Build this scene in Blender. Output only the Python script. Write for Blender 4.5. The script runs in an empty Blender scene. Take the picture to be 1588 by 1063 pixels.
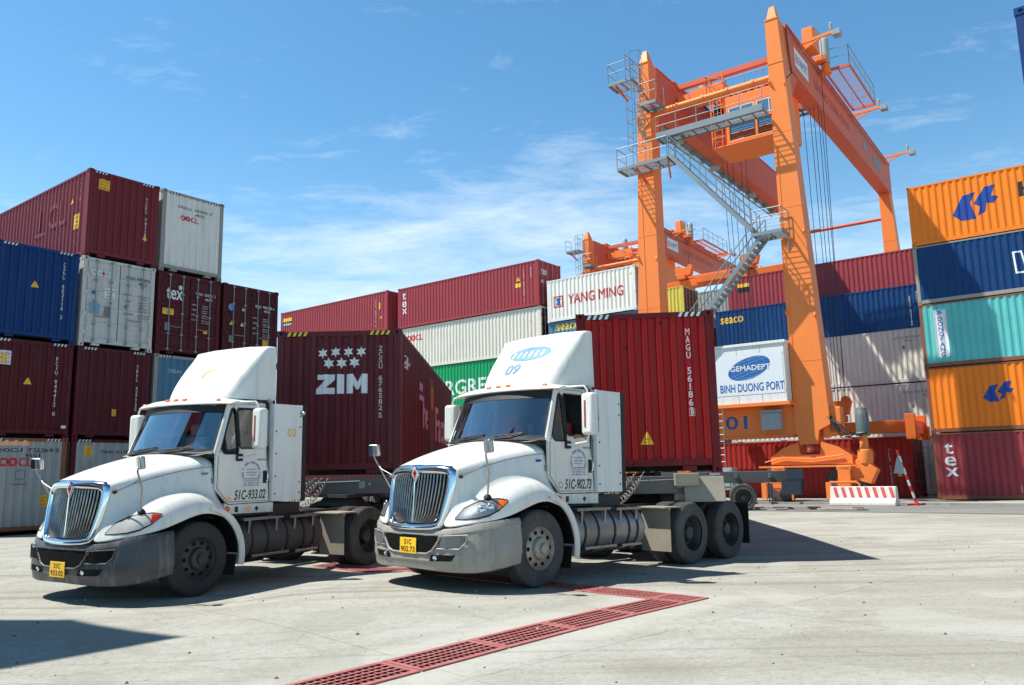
import bpy, bmesh, math, random
from math import sin, cos, pi, radians
from mathutils import Vector, Matrix, noise
from mathutils.bvhtree import BVHTree
random.seed(7)
SC = bpy.context.scene
COL = SC.collection
# ------------------------------------------------------------------ camera
PITCH, ROLL, CAMH = 9.148, 1.155, 1.532
cd = bpy.data.cameras.new("camera"); cam = bpy.data.objects.new("camera", cd); COL.objects.link(cam)
cd.sensor_width = 36.0; cd.lens = 36.0 * 1251.67 / 1588.0
cd.clip_start = 0.1; cd.clip_end = 3000
cam.matrix_world = Matrix.Translation((0, 0, CAMH)) @ Matrix.Rotation(radians(90 + PITCH), 4, 'X') @ Matrix.Rotation(radians(-ROLL), 4, 'Z')
SC.camera = cam
# ------------------------------------------------------------------ view, world, sun
SC.view_settings.view_transform = 'Standard'; SC.view_settings.look = 'None'
SC.view_settings.exposure = 0.48; SC.view_settings.gamma = 1.0
SUN_EL, SUN_AZ = 59.4, -87.0         # the sun stands high on the left
w = bpy.data.worlds.new("World"); SC.world = w; w.use_nodes = True
nt = w.node_tree; nt.nodes.clear()
def N(t, typ, **kw):
    n = t.nodes.new(typ)
    for k, v in kw.items():
        if k.startswith('i_'):
            key = k[2:]; key = int(key) if key.isdigit() else key.replace('_', ' ')
            n.inputs[key].default_value = v
        else: setattr(n, k, v)
    return n
def LK(t, a, b): t.links.new(a, b)
def mathn(t, op, a, b=None, clamp=False):
    n = t.nodes.new('ShaderNodeMath'); n.operation = op; n.use_clamp = clamp
    for i, x in enumerate((a, b)):
        if x is None: continue
        if isinstance(x, (int, float)): n.inputs[i].default_value = x
        else: t.links.new(x, n.inputs[i])
    return n.outputs[0]
def mixc(t, f, a, b, blend='MIX'):
    n = t.nodes.new('ShaderNodeMix'); n.data_type = 'RGBA'; n.blend_type = blend
    for s, x in ((n.inputs[0], f), (n.inputs[6], a), (n.inputs[7], b)):
        if isinstance(x, (int, float)): s.default_value = x
        elif isinstance(x, (tuple, list)): s.default_value = tuple(x)[:3] + (1,)
        else: t.links.new(x, s)
    return n.outputs[2]
def ramp(t, x, a, b, ca=0.0, cb=1.0):
    n = t.nodes.new('ShaderNodeMapRange'); n.clamp = True
    t.links.new(x, n.inputs[0])
    for i, v in zip((1, 2, 3, 4), (a, b, ca, cb)): n.inputs[i].default_value = v
    return n.outputs[0]
sky = N(nt, 'ShaderNodeTexSky', sky_type='NISHITA', sun_disc=False, sun_elevation=radians(SUN_EL), sun_rotation=radians(SUN_AZ),
        altitude=0.0, air_density=1.0, dust_density=0.15, ozone_density=2.2)
hs = N(nt, 'ShaderNodeHueSaturation'); hs.inputs['Saturation'].default_value = 1.06
LK(nt, mixc(nt, 1.0, sky.outputs[0], (0.84, 1.16, 1.18), 'MULTIPLY'), hs.inputs['Color'])
# thin high cloud: noise on the direction vector projected to a plane overhead
geo = N(nt, 'ShaderNodeTexCoord'); sep = N(nt, 'ShaderNodeSeparateXYZ'); LK(nt, geo.outputs['Generated'], sep.inputs[0])
zz = mathn(nt, 'ADD', mathn(nt, 'MAXIMUM', sep.outputs[2], 0.0), 0.06)
cx_ = mathn(nt, 'DIVIDE', sep.outputs[0], zz); cy_ = mathn(nt, 'DIVIDE', sep.outputs[1], zz)
cmb = N(nt, 'ShaderNodeCombineXYZ'); LK(nt, cx_, cmb.inputs[0]); LK(nt, cy_, cmb.inputs[1])
mp = N(nt, 'ShaderNodeMapping'); mp.inputs['Rotation'].default_value = (0, 0, radians(24)); mp.inputs['Scale'].default_value = (0.9, 1.5, 1)
mp.inputs['Location'].default_value = (3.1, 1.7, 0)
LK(nt, cmb.outputs[0], mp.inputs[0])
n1 = N(nt, 'ShaderNodeTexNoise', i_Scale=1.3, i_Detail=9.0, i_Roughness=0.62, i_Distortion=0.5); LK(nt, mp.outputs[0], n1.inputs['Vector'])
n2 = N(nt, 'ShaderNodeTexNoise', i_Scale=6.0, i_Detail=8.0, i_Roughness=0.7, i_Distortion=0.8); LK(nt, mp.outputs[0], n2.inputs['Vector'])
# cloud bank placed by direction (azimuth roughly ahead, 8 to 22 degrees up)
def dirmask(vx, vy, vz, sx, sz):
    d = N(nt, 'ShaderNodeVectorMath', operation='NORMALIZE'); LK(nt, geo.outputs['Generated'], d.inputs[0])
    s = N(nt, 'ShaderNodeSeparateXYZ'); LK(nt, d.outputs[0], s.inputs[0])
    ax = mathn(nt, 'MULTIPLY', mathn(nt, 'SUBTRACT', mathn(nt, 'DIVIDE', s.outputs[0], mathn(nt, 'MAXIMUM', s.outputs[1], 0.05)), vx), 1 / sx)
    az = mathn(nt, 'MULTIPLY', mathn(nt, 'SUBTRACT', s.outputs[2], vz), 1 / sz)
    r2 = mathn(nt, 'ADD', mathn(nt, 'MULTIPLY', ax, ax), mathn(nt, 'MULTIPLY', az, az))
    return mathn(nt, 'POWER', 2.718, mathn(nt, 'MULTIPLY', r2, -1.0))
m1 = dirmask(-0.06, 0, 0.285, 0.30, 0.075)
m2 = dirmask(0.5, 0, 0.33, 0.5, 0.10)
m3 = dirmask(0.0, 0, 0.17, 0.9, 0.10)
base = mathn(nt, 'ADD', mathn(nt, 'MULTIPLY', n1.outputs[0], 0.72), mathn(nt, 'MULTIPLY', n2.outputs[0], 0.28))
cov = mathn(nt, 'ADD', mathn(nt, 'MULTIPLY', m1, 0.24), mathn(nt, 'ADD', mathn(nt, 'MULTIPLY', m2, 0.03), mathn(nt, 'MULTIPLY', m3, 0.09)))
cl = ramp(nt, mathn(nt, 'ADD', base, cov), 0.56, 0.94, 0.0, 0.85)
m4 = dirmask(0.0, 0, 0.08, 9.0, 0.17)
zen = ramp(nt, sep.outputs[2], 0.52, 0.85, 1.0, 0.3)  # sky dimmed overhead, above the view, to weaken the fill in shadows
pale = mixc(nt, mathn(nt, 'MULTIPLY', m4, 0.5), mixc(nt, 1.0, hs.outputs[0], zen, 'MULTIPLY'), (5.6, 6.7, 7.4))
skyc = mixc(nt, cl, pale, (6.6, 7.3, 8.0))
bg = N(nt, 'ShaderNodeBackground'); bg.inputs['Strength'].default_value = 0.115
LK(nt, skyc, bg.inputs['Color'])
wo = N(nt, 'ShaderNodeOutputWorld'); LK(nt, bg.outputs[0], wo.inputs[0])
sl = bpy.data.lights.new("sun", 'SUN'); sl.energy = 4.9; sl.angle = radians(0.53); sl.color = (1.0, 0.95, 0.87)
so = bpy.data.objects.new("sun", sl); COL.objects.link(so)
so.rotation_euler = Vector((0.592, -0.01, -1.0)).to_track_quat('-Z', 'Y').to_euler()
so.location = (-20, 0, 40)

# ------------------------------------------------------------------ frame of the yard
G = radians(37.457)
U = Vector((-cos(G), sin(G), 0)); V = Vector((sin(G), cos(G), 0))      # along the rows / across the rows
def ab(a, b, z=0.0): return U * a + V * b + Vector((0, 0, z))
YAWC = math.atan2(-U.y, -U.x)                                            # container X axis points along -U
# ------------------------------------------------------------------ object helpers
def tag(o, label=None, cat=None, group=None, kind=None):
    if label: o['label'] = label
    if cat: o['category'] = cat
    if group: o['group'] = group
    if kind: o['kind'] = kind
    return o
def empty(name, M, label, cat, group=None):
    o = bpy.data.objects.new(name, None); COL.objects.link(o); o.empty_display_size = 0.2
    o.matrix_world = M; return tag(o, label, cat, group)
def copy_tree(o, parent=None):
    c = o.copy(); COL.objects.link(c)
    if parent is not None: c.parent = parent
    for ch in list(o.children): copy_tree(ch, c)
    return c
class MB:
    def __init__(s): s.v = []; s.f = []; s.m = []; s.mi = 0
    def mat(s, i): s.mi = i; return s
    def add(s, vs, fs, M=None):
        b = len(s.v)
        for p in vs:
            p = Vector(p)
            s.v.append(M @ p if M is not None else p)
        for f in fs: s.f.append([b + i for i in f]); s.m.append(s.mi)
        return s
    def box(s, x0, x1, y0, y1, z0, z1, M=None):
        vs = [(x0, y0, z0), (x1, y0, z0), (x1, y1, z0), (x0, y1, z0), (x0, y0, z1), (x1, y0, z1), (x1, y1, z1), (x0, y1, z1)]
        return s.add(vs, [(0, 3, 2, 1), (4, 5, 6, 7), (0, 1, 5, 4), (1, 2, 6, 5), (2, 3, 7, 6), (3, 0, 4, 7)], M)
    def hexa(s, b, t, M=None):      # two loops of n points
        n = len(b); fs = [tuple(reversed(range(n))), tuple(range(n, 2 * n))]
        fs += [(i, (i + 1) % n, n + (i + 1) % n, n + i) for i in range(n)]
        return s.add(list(b) + list(t), fs, M)
    def bar(s, p, q, w, h, up=(0, 0, 1)):  # rectangular bar between two points
        p = Vector(p); q = Vector(q); d = (q - p).normalized(); upv = Vector(up)
        if abs(d.dot(upv)) > 0.99: upv = Vector((1, 0, 0))
        r = d.cross(upv).normalized(); u2 = r.cross(d)
        L1 = [p + r * (w / 2 * a) + u2 * (h / 2 * b) for a, b in ((-1, -1), (1, -1), (1, 1), (-1, 1))]
        L2 = [x + (q - p) for x in L1]
        return s.hexa(L1, L2)
    def tube(s, pts, r, n=8, closed=False, cap=True):
        pts = [Vector(p) for p in pts]; m = len(pts); b = len(s.v); prev = None
        for i, p in enumerate(pts):
            if closed: d = (pts[(i + 1) % m] - pts[i - 1])
            else: d = (pts[min(i + 1, m - 1)] - pts[max(i - 1, 0)])
            d.normalize()
            if prev is None:
                a = Vector((0, 0, 1)) if abs(d.z) < 0.9 else Vector((1, 0, 0)); x = d.cross(a).normalized()
            else:
                x = (prev - d * prev.dot(d))
                x = x.normalized() if x.length > 1e-6 else d.cross(Vector((0, 0, 1))).normalized()
            prev = x; y = d.cross(x)
            rr = r[i] if isinstance(r, (list, tuple)) else r
            for k in range(n): s.v.append(p + x * (rr * cos(2 * pi * k / n)) + y * (rr * sin(2 * pi * k / n)))
        rg = range(m if closed else m - 1)
        for i in rg:
            for k in range(n):
                a0 = b + i * n + k; a1 = b + i * n + (k + 1) % n; j = (i + 1) % m
                s.f.append([a0, a1, b + j * n + (k + 1) % n, b + j * n + k]); s.m.append(s.mi)
        if cap and not closed:
            s.f.append([b + k for k in reversed(range(n))]); s.m.append(s.mi)
            s.f.append([b + (m - 1) * n + k for k in range(n)]); s.m.append(s.mi)
        return s
    def lathe(s, prof, c, axis='Y', n=32, M=None, cap=True):   # prof: (along axis, radius)
        b = len(s.v); c = Vector(c); m = len(prof)
        for (t, r) in prof:
            for k in range(n):
                a = 2 * pi * k / n
                if axis == 'Y': p = Vector((r * cos(a), t, r * sin(a)))
                elif axis == 'X': p = Vector((t, r * cos(a), r * sin(a)))
                else: p = Vector((r * cos(a), r * sin(a), t))
                p = c + p; s.v.append(M @ p if M is not None else p)
        for i in range(m - 1):
            for k in range(n):
                q = [b + i * n + k, b + i * n + (k + 1) % n, b + (i + 1) * n + (k + 1) % n, b + (i + 1) * n + k]
                s.f.append(q); s.m.append(s.mi)
        if not cap: return s
        if cap != 'end': s.f.append([b + k for k in range(n)]); s.m.append(s.mi)
        s.f.append([b + (m - 1) * n + k for k in range(n)]); s.m.append(s.mi)
        return s
    def grid(s, rows, closed_u=False):
        b = len(s.v); n = len(rows[0])
        for r in rows: s.v += [Vector(p) for p in r]
        for i in range(len(rows) - 1):
            for j in range(n if closed_u else n - 1):
                k = (j + 1) % n
                s.f.append([b + i * n + j, b + i * n + k, b + (i + 1) * n + k, b + (i + 1) * n + j]); s.m.append(s.mi)
        return s
    def prism(s, poly, y0, y1, axis='Y'):    # poly of (x, z) extruded along Y (or (y, z) along X)
        if axis == 'Y': L1 = [(x, y0, z) for x, z in poly]; L2 = [(x, y1, z) for x, z in poly]
        elif axis == 'X': L1 = [(y0, x, z) for x, z in poly]; L2 = [(y1, x, z) for x, z in poly]
        else: L1 = [(x, z, y0) for x, z in poly]; L2 = [(x, z, y1) for x, z in poly]
        return s.hexa(L1, L2)
    def build(s, name, mats, parent=None, smooth=None, bevel=0, bseg=2, sub=0, xf=None, fixn=True):
        me = bpy.data.meshes.new(name)
        vs = [xf(p) for p in s.v] if xf else s.v
        me.from_pydata([tuple(p) for p in vs], [], s.f)
        if not isinstance(mats, (list, tuple)): mats = [mats]
        for m in mats: me.materials.append(m)
        for p, i in zip(me.polygons, s.m): p.material_index = min(i, len(mats) - 1)
        if fixn:
            bm = bmesh.new(); bm.from_mesh(me); bmesh.ops.recalc_face_normals(bm, faces=bm.faces); bm.to_mesh(me); bm.free()
        if smooth is not None:
            me.polygons.foreach_set('use_smooth', [True] * len(me.polygons))
            if smooth < 179: me.set_sharp_from_angle(angle=radians(smooth))
        o = bpy.data.objects.new(name, me); COL.objects.link(o)
        if parent is not None: o.parent = parent
        if bevel:
            b = o.modifiers.new('bevel', 'BEVEL'); b.width = bevel; b.segments = bseg; b.limit_method = 'ANGLE'; b.angle_limit = radians(35)
        if sub:
            q = o.modifiers.new('subsurf', 'SUBSURF'); q.levels = sub; q.render_levels = sub
        return o
# ------------------------------------------------------------------ filled outlines and lettering
_tc = {}
def curve_vf(cu):
    o = bpy.data.objects.new('tmp', cu)
    me = o.to_mesh()
    vs = [v.co.copy() for v in me.vertices]; fs = [tuple(p.vertices) for p in me.polygons]
    o.to_mesh_clear(); bpy.data.objects.remove(o); bpy.data.curves.remove(cu)
    return vs, fs
def text_vf(txt, bold=0.0):
    bold = 0.0 if ('M' in txt or 'W' in txt) else min(bold, 0.016); key = (txt, bold)
    if key not in _tc:
        cu = bpy.data.curves.new('t', 'FONT'); cu.body = txt; cu.size = 1; cu.resolution_u = 3; cu.offset = bold; cu.fill_mode = 'FRONT'
        cu.align_x = 'LEFT'
        _tc[key] = curve_vf(cu)
    return _tc[key]
def fill_vf(loops):
    cu = bpy.data.curves.new('c', 'CURVE'); cu.dimensions = '2D'; cu.fill_mode = 'FRONT'
    for lp in loops:
        sp = cu.splines.new('POLY'); sp.points.add(len(lp) - 1)
        for p, q in zip(sp.points, lp): p.co = (q[0], q[1], 0, 1)
        sp.use_cyclic_u = True
    return curve_vf(cu)
def fit_vf(vf, x, y, wd, ht, slant=0.0):     # scale to a box; wd None keeps the proportion
    vs, fs = vf
    if not vs: return [], []
    x0 = min(v.x for v in vs); x1 = max(v.x for v in vs); y0 = min(v.y for v in vs); y1 = max(v.y for v in vs)
    sy = ht / max(y1 - y0, 1e-6); sx = sy if wd is None else wd / max(x1 - x0, 1e-6)
    return [Vector((x + (v.x - x0) * sx + slant * (v.y - y0) * sy, y + (v.y - y0) * sy, 0)) for v in vs], fs
def T(txt, x, y, ht, wd=None, bold=0.0, slant=0.0, vert=False, step=1.12):
    if not vert:
        r_ = fit_vf(text_vf(txt, bold), x, y, wd, ht, slant)
        if bold > .015 and ('M' in txt or 'W' in txt):     # thicken by a second and third copy set a hair proud
            out = [r_]
            for k_, (dx_, dy_) in enumerate(((.05, 0), (.025, .03), (.025, -.03))): out.append(([Vector((v.x + dx_ * ht, v.y + dy_ * ht, .0008 * (k_ + 1))) for v in r_[0]], r_[1]))
            r_ = join(*out)
        return r_
    V_, F_ = [], []; yy = y
    for ch in txt:
        yy -= ht * step
        if ch == ' ': continue
        vs, fs = fit_vf(text_vf(ch, bold), x, yy, None, ht)
        if vs:
            ww = max(v.x for v in vs) - min(v.x for v in vs); lim = wd or ht
            k = min(1.0, lim / ww) if ch not in '1Il' else 1
            vs = [Vector((x + lim / 2 + (v.x - x - ww / 2) * k, v.y, 0)) for v in vs]
        b = len(V_); V_ += vs; F_ += [tuple(b + i for i in f) for f in fs]
    return V_, F_
def P(*loops): return fill_vf(loops)
def rect(x, y, w_, h_): return [Vector((x, y, 0)), Vector((x + w_, y, 0)), Vector((x + w_, y + h_, 0)), Vector((x, y + h_, 0))], [(0, 1, 2, 3)]
def join(*vfs):
    V_, F_ = [], []
    for vs, fs in vfs:
        b = len(V_); V_ += list(vs); F_ += [tuple(b + i for i in f) for f in fs]
    return V_, F_
def star6(x, y, r):
    return [Vector((x + (r if k % 2 == 0 else r * 0.5) * sin(k * pi / 6), y + (r if k % 2 == 0 else r * 0.5) * cos(k * pi / 6), 0)) for k in range(12)]
def tri(x, y, s): return [Vector((x, y, 0)), Vector((x + s, y, 0)), Vector((x + s / 2, y + s * 0.95, 0))], [(0, 1, 2)]
def ellipse(cx, cy, rx, ry, n=32, rot=0.0):
    return [(cx + rx * cos(t) * cos(rot) - ry * sin(t) * sin(rot), cy + rx * cos(t) * sin(rot) + ry * sin(t) * cos(rot)) for t in [2 * pi * k / n for k in range(n)]]
# ------------------------------------------------------------------ materials
def s2l(c):
    c = c / 255.0
    return c / 12.92 if c <= 0.04045 else ((c + 0.055) / 1.055) ** 2.4
def C(r, g, b, k=1.0): return (s2l(r) * k, s2l(g) * k, s2l(b) * k, 1)
def pbsdf(name):
    m = bpy.data.materials.new(name); m.use_nodes = True
    return m, m.node_tree, m.node_tree.nodes['Principled BSDF']
def flat(name, col, rough=0.5, metal=0.0, spec=0.5, bump=0, emis=None):
    m, t, b = pbsdf(name)
    b.inputs['Base Color'].default_value = col; b.inputs['Roughness'].default_value = rough; b.inputs['Metallic'].default_value = metal
    b.inputs['Specular IOR Level'].default_value = spec
    return m
def coords(t, scale=(1, 1, 1), rnd=True):
    tc = N(t, 'ShaderNodeTexCoord'); mp_ = N(t, 'ShaderNodeMapping'); mp_.inputs['Scale'].default_value = scale
    if rnd:
        oi = N(t, 'ShaderNodeObjectInfo'); va = N(t, 'ShaderNodeVectorMath', operation='ADD')
        mv = N(t, 'ShaderNodeMath', operation='MULTIPLY'); LK(t, oi.outputs['Random'], mv.inputs[0]); mv.inputs[1].default_value = 57.0
        LK(t, tc.outputs['Object'], va.inputs[0]); LK(t, mv.outputs[0], va.inputs[1]); LK(t, va.outputs[0], mp_.inputs[0])
    else: LK(t, tc.outputs['Object'], mp_.inputs[0])
    return mp_.outputs[0]
def noise_n(t, vec, sc, det=5.0, ro=0.6, dist=0.0):
    n = N(t, 'ShaderNodeTexNoise', i_Scale=sc, i_Detail=det, i_Roughness=ro, i_Distortion=dist); LK(t, vec, n.inputs['Vector']); return n.outputs[0]
def paint(name, col, rust=0.25, var=0.22, rough=0.5, streak=0.25, rustcol=(0.16, 0.055, 0.02), metal=0.0, dirt=(0.12, 0.10, 0.08), dirtamt=0.25, bump=0.08, spots=0.0, spec=0.22):
    m, t, b = pbsdf(name)
    v = coords(t); vs_ = coords(t, (3.0, 3.0, 0.22))
    big = noise_n(t, v, 0.9, 4); fine = noise_n(t, v, 14.0, 6, 0.7); st = noise_n(t, vs_, 3.0, 6, 0.65)
    k = mathn(t, 'ADD', mathn(t, 'MULTIPLY', ramp(t, big, 0.3, 0.7), var), mathn(t, 'MULTIPLY', ramp(t, fine, 0.3, 0.75), var * 0.45))
    c1 = mixc(t, 1.0, col, mixc(t, k, (1.12, 1.12, 1.12), (0.62, 0.62, 0.64)), 'MULTIPLY')
    c2 = mixc(t, mathn(t, 'MULTIPLY', ramp(t, st, 0.5, 0.78), streak), c1, dirt)
    rn = noise_n(t, v, 3.2, 9, 0.72, 0.4)
    rs = noise_n(t, vs_, 5.0, 7, 0.7)
    rf = mathn(t, 'ADD', mathn(t, 'MULTIPLY', rn, 0.72), mathn(t, 'MULTIPLY', rs, 0.28))
    th = 0.74 - 0.2 * rust
    rm = ramp(t, rf, th, th + 0.045)
    c3 = mixc(t, rm, c2, mixc(t, fine, rustcol, tuple(x * 0.45 for x in rustcol[:3])))
    if spots:
        vo = N(t, 'ShaderNodeTexVoronoi', i_Scale=1.6); LK(t, v, vo.inputs['Vector'])
        sp_ = ramp(t, mathn(t, 'ADD', vo.outputs['Distance'], mathn(t, 'MULTIPLY', fine, 0.12)), 0.1, 0.14, 1.0, 0.0)
        c3 = mixc(t, mathn(t, 'MULTIPLY', sp_, spots), c3, (0.02, 0.012, 0.01))
    LK(t, c3, b.inputs['Base Color'])
    LK(t, mathn(t, 'ADD', mathn(t, 'MULTIPLY', fine, 0.18), mathn(t, 'MAXIMUM', mathn(t, 'MULTIPLY', rm, 0.85), rough - 0.09)), b.inputs['Roughness'])
    b.inputs['Metallic'].default_value = metal; b.inputs['Specular IOR Level'].default_value = spec
    if bump:
        bp = N(t, 'ShaderNodeBump', i_Strength=bump * 2, i_Distance=0.03)
        LK(t, mathn(t, 'ADD', mathn(t, 'MULTIPLY', big, 1.0), mathn(t, 'MULTIPLY', fine, 0.12)), bp.inputs['Height']); LK(t, bp.outputs[0], b.inputs['Normal'])
    return m
MAR = paint('maroon_paint', C(152, 60, 67), 0.12)
MARX = paint('wine_paint', C(118, 40, 47), 0.12)
MAR2 = paint('dark_maroon_paint', C(84, 26, 32), 0.16)
MAR3 = paint('brown_red_paint', C(76, 26, 30), 0.2)
REDC = paint('bright_red_paint', C(166, 27, 27), 0.34, 0.3, 0.42, 0.25, (0.05, 0.012, 0.01), spots=0.85)
REDG = paint('weathered_red_paint', C(150, 42, 38), 0.3)
ZIMC = paint('plum_paint', C(92, 34, 40), 0.1, 0.18)
BLUE = paint('blue_paint', C(12, 56, 112), 0.12, 0.2)
NAVY = paint('navy_paint', C(12, 58, 108), 0.15, 0.2)
SLATE = paint('slate_blue_paint', C(82, 126, 152), 0.28)
GREY = paint('grey_paint', C(200, 201, 194), 0.42, 0.2, streak=0.45)
GREYD = paint('dull_grey_paint', C(158, 166, 166), 0.4, 0.25, streak=0.4)
CREAM = paint('cream_paint', C(214, 210, 196), 0.16, 0.14, streak=0.3)
WHITEC = paint('white_container_paint', C(222, 222, 214), 0.4, 0.12, streak=0.35)
TEAL = paint('teal_paint', C(96, 188, 184), 0.1, 0.25)
ORANGEC = paint('orange_container_paint', C(240, 128, 34), 0.14, 0.15)
GREEN = paint('green_paint', C(24, 150, 92), 0.08, 0.12)
YEL = paint('yellow_paint', C(216, 196, 84), 0.2)
DGREEN = paint('grey_green_paint', C(92, 104, 100), 0.25)
RUSTY = paint('rusty_brown_paint', C(120, 74, 48), 0.5, rustcol=(0.2, 0.09, 0.04))
FRM_GREY = paint('rusty_grey_paint', C(150, 150, 142), 0.62, rustcol=(0.15, 0.07, 0.035))
FRM_RUST = paint('rusty_orange_frame_paint', C(138, 88, 64), 0.62, rustcol=(0.13, 0.05, 0.03))
CRANE = paint('crane_orange_paint', C(240, 134, 68), 0.06, 0.12, 0.45, 0.12, (0.2, 0.05, 0.015), dirt=(0.35, 0.1, 0.03))
CRANER = paint('faded_crane_orange_paint', C(206, 106, 80), 0.12, 0.12, 0.6, 0.15)
SPREAD = paint('worn_spreader_orange_paint', C(214, 106, 44), 0.42, 0.2, 0.55, 0.3, (0.06, 0.02, 0.01))
GALV = paint('galvanised_steel', C(136, 144, 146), 0.05, 0.2, 0.45, 0.1, metal=0.35)
CABW = paint('cab_white_paint', C(222, 222, 216), 0.16, 0.24, 0.3, 0.55, (0.4, 0.3, 0.2), dirt=(0.42, 0.39, 0.33), bump=0.03, spec=0.5)
BOXW = paint('box_white_paint', C(218, 222, 220), 0.07, 0.14, 0.4, 0.3, (0.25, 0.16, 0.1), dirt=(0.35, 0.34, 0.3), bump=0.04)
def dusty(name, col, dust, amt=0.5, rough=0.6, metal=0.0, sc=3.0):
    m, t, b = pbsdf(name); v = coords(t); n_ = noise_n(t, v, sc, 8, 0.7, 0.5); f_ = noise_n(t, v, sc * 9, 6, 0.7)
    c_ = mixc(t, mathn(t, 'MULTIPLY', ramp(t, mathn(t, 'ADD', mathn(t, 'MULTIPLY', n_, 0.7), mathn(t, 'MULTIPLY', f_, 0.3)), 0.36, 0.66), amt), col, dust)
    LK(t, c_, b.inputs['Base Color']); b.inputs['Metallic'].default_value = metal
    LK(t, ramp(t, n_, 0.3, 0.7, rough - 0.12, rough + 0.2), b.inputs['Roughness'])
    bp = N(t, 'ShaderNodeBump', i_Strength=0.25, i_Distance=0.01); LK(t, f_, bp.inputs['Height']); LK(t, bp.outputs[0], b.inputs['Normal'])
    return m
TYRE = dusty('tyre_rubber', (0.018, 0.018, 0.02, 1), (0.08, 0.076, 0.07, 1), 0.45, 0.75)
TYRED = dusty('dusty_tyre_rubber', (0.03, 0.031, 0.033, 1), (0.17, 0.16, 0.15, 1), 0.6, 0.8)
BUMP1 = paint('worn_dark_bumper', C(70, 72, 76), 0.02, 0.45, 0.42, 0.7, (0.3, 0.26, 0.22), dirt=(0.32, 0.28, 0.24), bump=0.04, spec=0.5)
BUMP2 = paint('dusty_grey_bumper', C(150, 147, 140), 0.02, 0.5, 0.45, 0.75, (0.1, 0.09, 0.08), dirt=(0.16, 0.145, 0.125), bump=0.04, spec=0.45)
RIM1 = dusty('black_rim_paint', C(42, 44, 46), C(110, 108, 104), 0.4, 0.5, 0.3)
RIM2 = dusty('dusty_steel_rim', C(178, 174, 166), C(120, 100, 84), 0.7, 0.5, 0.4)
FRAMEM = dusty('chassis_black', C(36, 38, 40), C(96, 92, 86), 0.4, 0.6)
TANKM = dusty('fuel_tank_metal', C(150, 152, 154), C(126, 108, 96), 0.75, 0.38, 0.6, 2.0)
TANKD = dusty('dusty_dark_tank_metal', C(62, 66, 68), C(104, 92, 84), 0.5, 0.55, 0.3, 2.0)
PLATEM = dusty('dusty_metal_plate', C(146, 138, 124), C(178, 168, 150), 0.6, 0.6)
TRAIL = dusty('trailer_grey', C(84, 88, 92), C(124, 120, 114), 0.5, 0.6)
BLACK = flat('black_rubber', (0.012, 0.012, 0.013, 1), 0.6)
DARK = flat('dark_void', (0.008, 0.008, 0.009, 1), 0.9, spec=0.1)
CHROME = flat('chrome', (0.82, 0.84, 0.86, 1), 0.1, 1.0)
CHROMED = dusty('dull_chrome', (0.34, 0.34, 0.34, 1), (0.16, 0.15, 0.14, 1), 0.7, 0.3, 0.95, 6.0)
STEEL = flat('bare_steel', (0.4, 0.4, 0.4, 1), 0.35, 0.9)
AMBER = flat('amber_lens', C(250, 110, 30), 0.15)
REDL = flat('red_lens', C(210, 50, 30), 0.15)
WH = flat('white_marking', C(226, 230, 230), 0.5)
WHG = paint('worn_white_marking', C(210, 212, 208), 0.1, 0.2, streak=0.3)
BLK = flat('black_marking', C(26, 28, 32), 0.5)
YELM = flat('yellow_marking', C(240, 196, 40), 0.5)
REDM = flat('red_marking', C(204, 42, 44), 0.5)
BLUM = flat('blue_marking', C(30, 98, 170), 0.5)
BLUF = flat('faded_blue_marking', C(92, 146, 206), 0.5)
NAVM = flat('navy_marking', C(18, 62, 148), 0.5)
ORM = flat('faded_orange_marking', C(244, 190, 150), 0.5)
YELF = flat('faded_yellow_marking', C(226, 196, 96), 0.5)
PINKM = flat('pink_marking', C(206, 150, 158), 0.5)
GREYM = flat('grey_marking', C(120, 124, 126), 0.5)
LBLUE = flat('light_blue_marking', C(122, 164, 190), 0.5)
SIGNW = flat('sign_white', C(226, 230, 232), 0.4)
INTER = flat('cab_interior_grey', C(168, 172, 174), 0.8)
INTERD = flat('cab_interior_dark', C(48, 50, 54), 0.8)
CABLE = flat('cable_black', (0.02, 0.02, 0.022, 1), 0.5)
CABLEG = flat('dusty_air_hose', C(140, 128, 116), 0.6)
ROPE = flat('wire_rope', C(46, 56, 70), 0.5, 0.4)
def glassm(name, tint, refl=0.16, rcol=(1, 1, 1, 1)):
    m = bpy.data.materials.new(name); m.use_nodes = True; t = m.node_tree; t.nodes.clear()
    tr = N(t, 'ShaderNodeBsdfTransparent'); tr.inputs[0].default_value = tint
    gl = N(t, 'ShaderNodeBsdfGlossy'); gl.inputs['Roughness'].default_value = 0.02; gl.inputs[0].default_value = rcol
    fr = N(t, 'ShaderNodeFresnel', i_IOR=1.52)
    f = mathn(t, 'ADD', fr.outputs[0], refl, True)
    mx = N(t, 'ShaderNodeMixShader'); LK(t, f, mx.inputs[0]); LK(t, tr.outputs[0], mx.inputs[1]); LK(t, gl.outputs[0], mx.inputs[2])
    o = N(t, 'ShaderNodeOutputMaterial'); LK(t, mx.outputs[0], o.inputs[0]); return m
WINDS = glassm('windscreen_glass', (0.86, 0.92, 0.94, 1), 0.27, (0.92, 0.97, 1.0, 1))
SIDEG = glassm('side_window_glass', (0.3, 0.36, 0.38, 1), 0.03)
CRGL = glassm('crane_window_glass', (0.25, 0.3, 0.33, 1), 0.35)
LENS = glassm('lamp_lens', (0.9, 0.9, 0.9, 1), 0.06)
LENSH = paint('hazy_lamp_lens', C(176, 176, 170), 0.2, 0.4, 0.15, 0.3, (0.3, 0.26, 0.2), bump=0)
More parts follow.
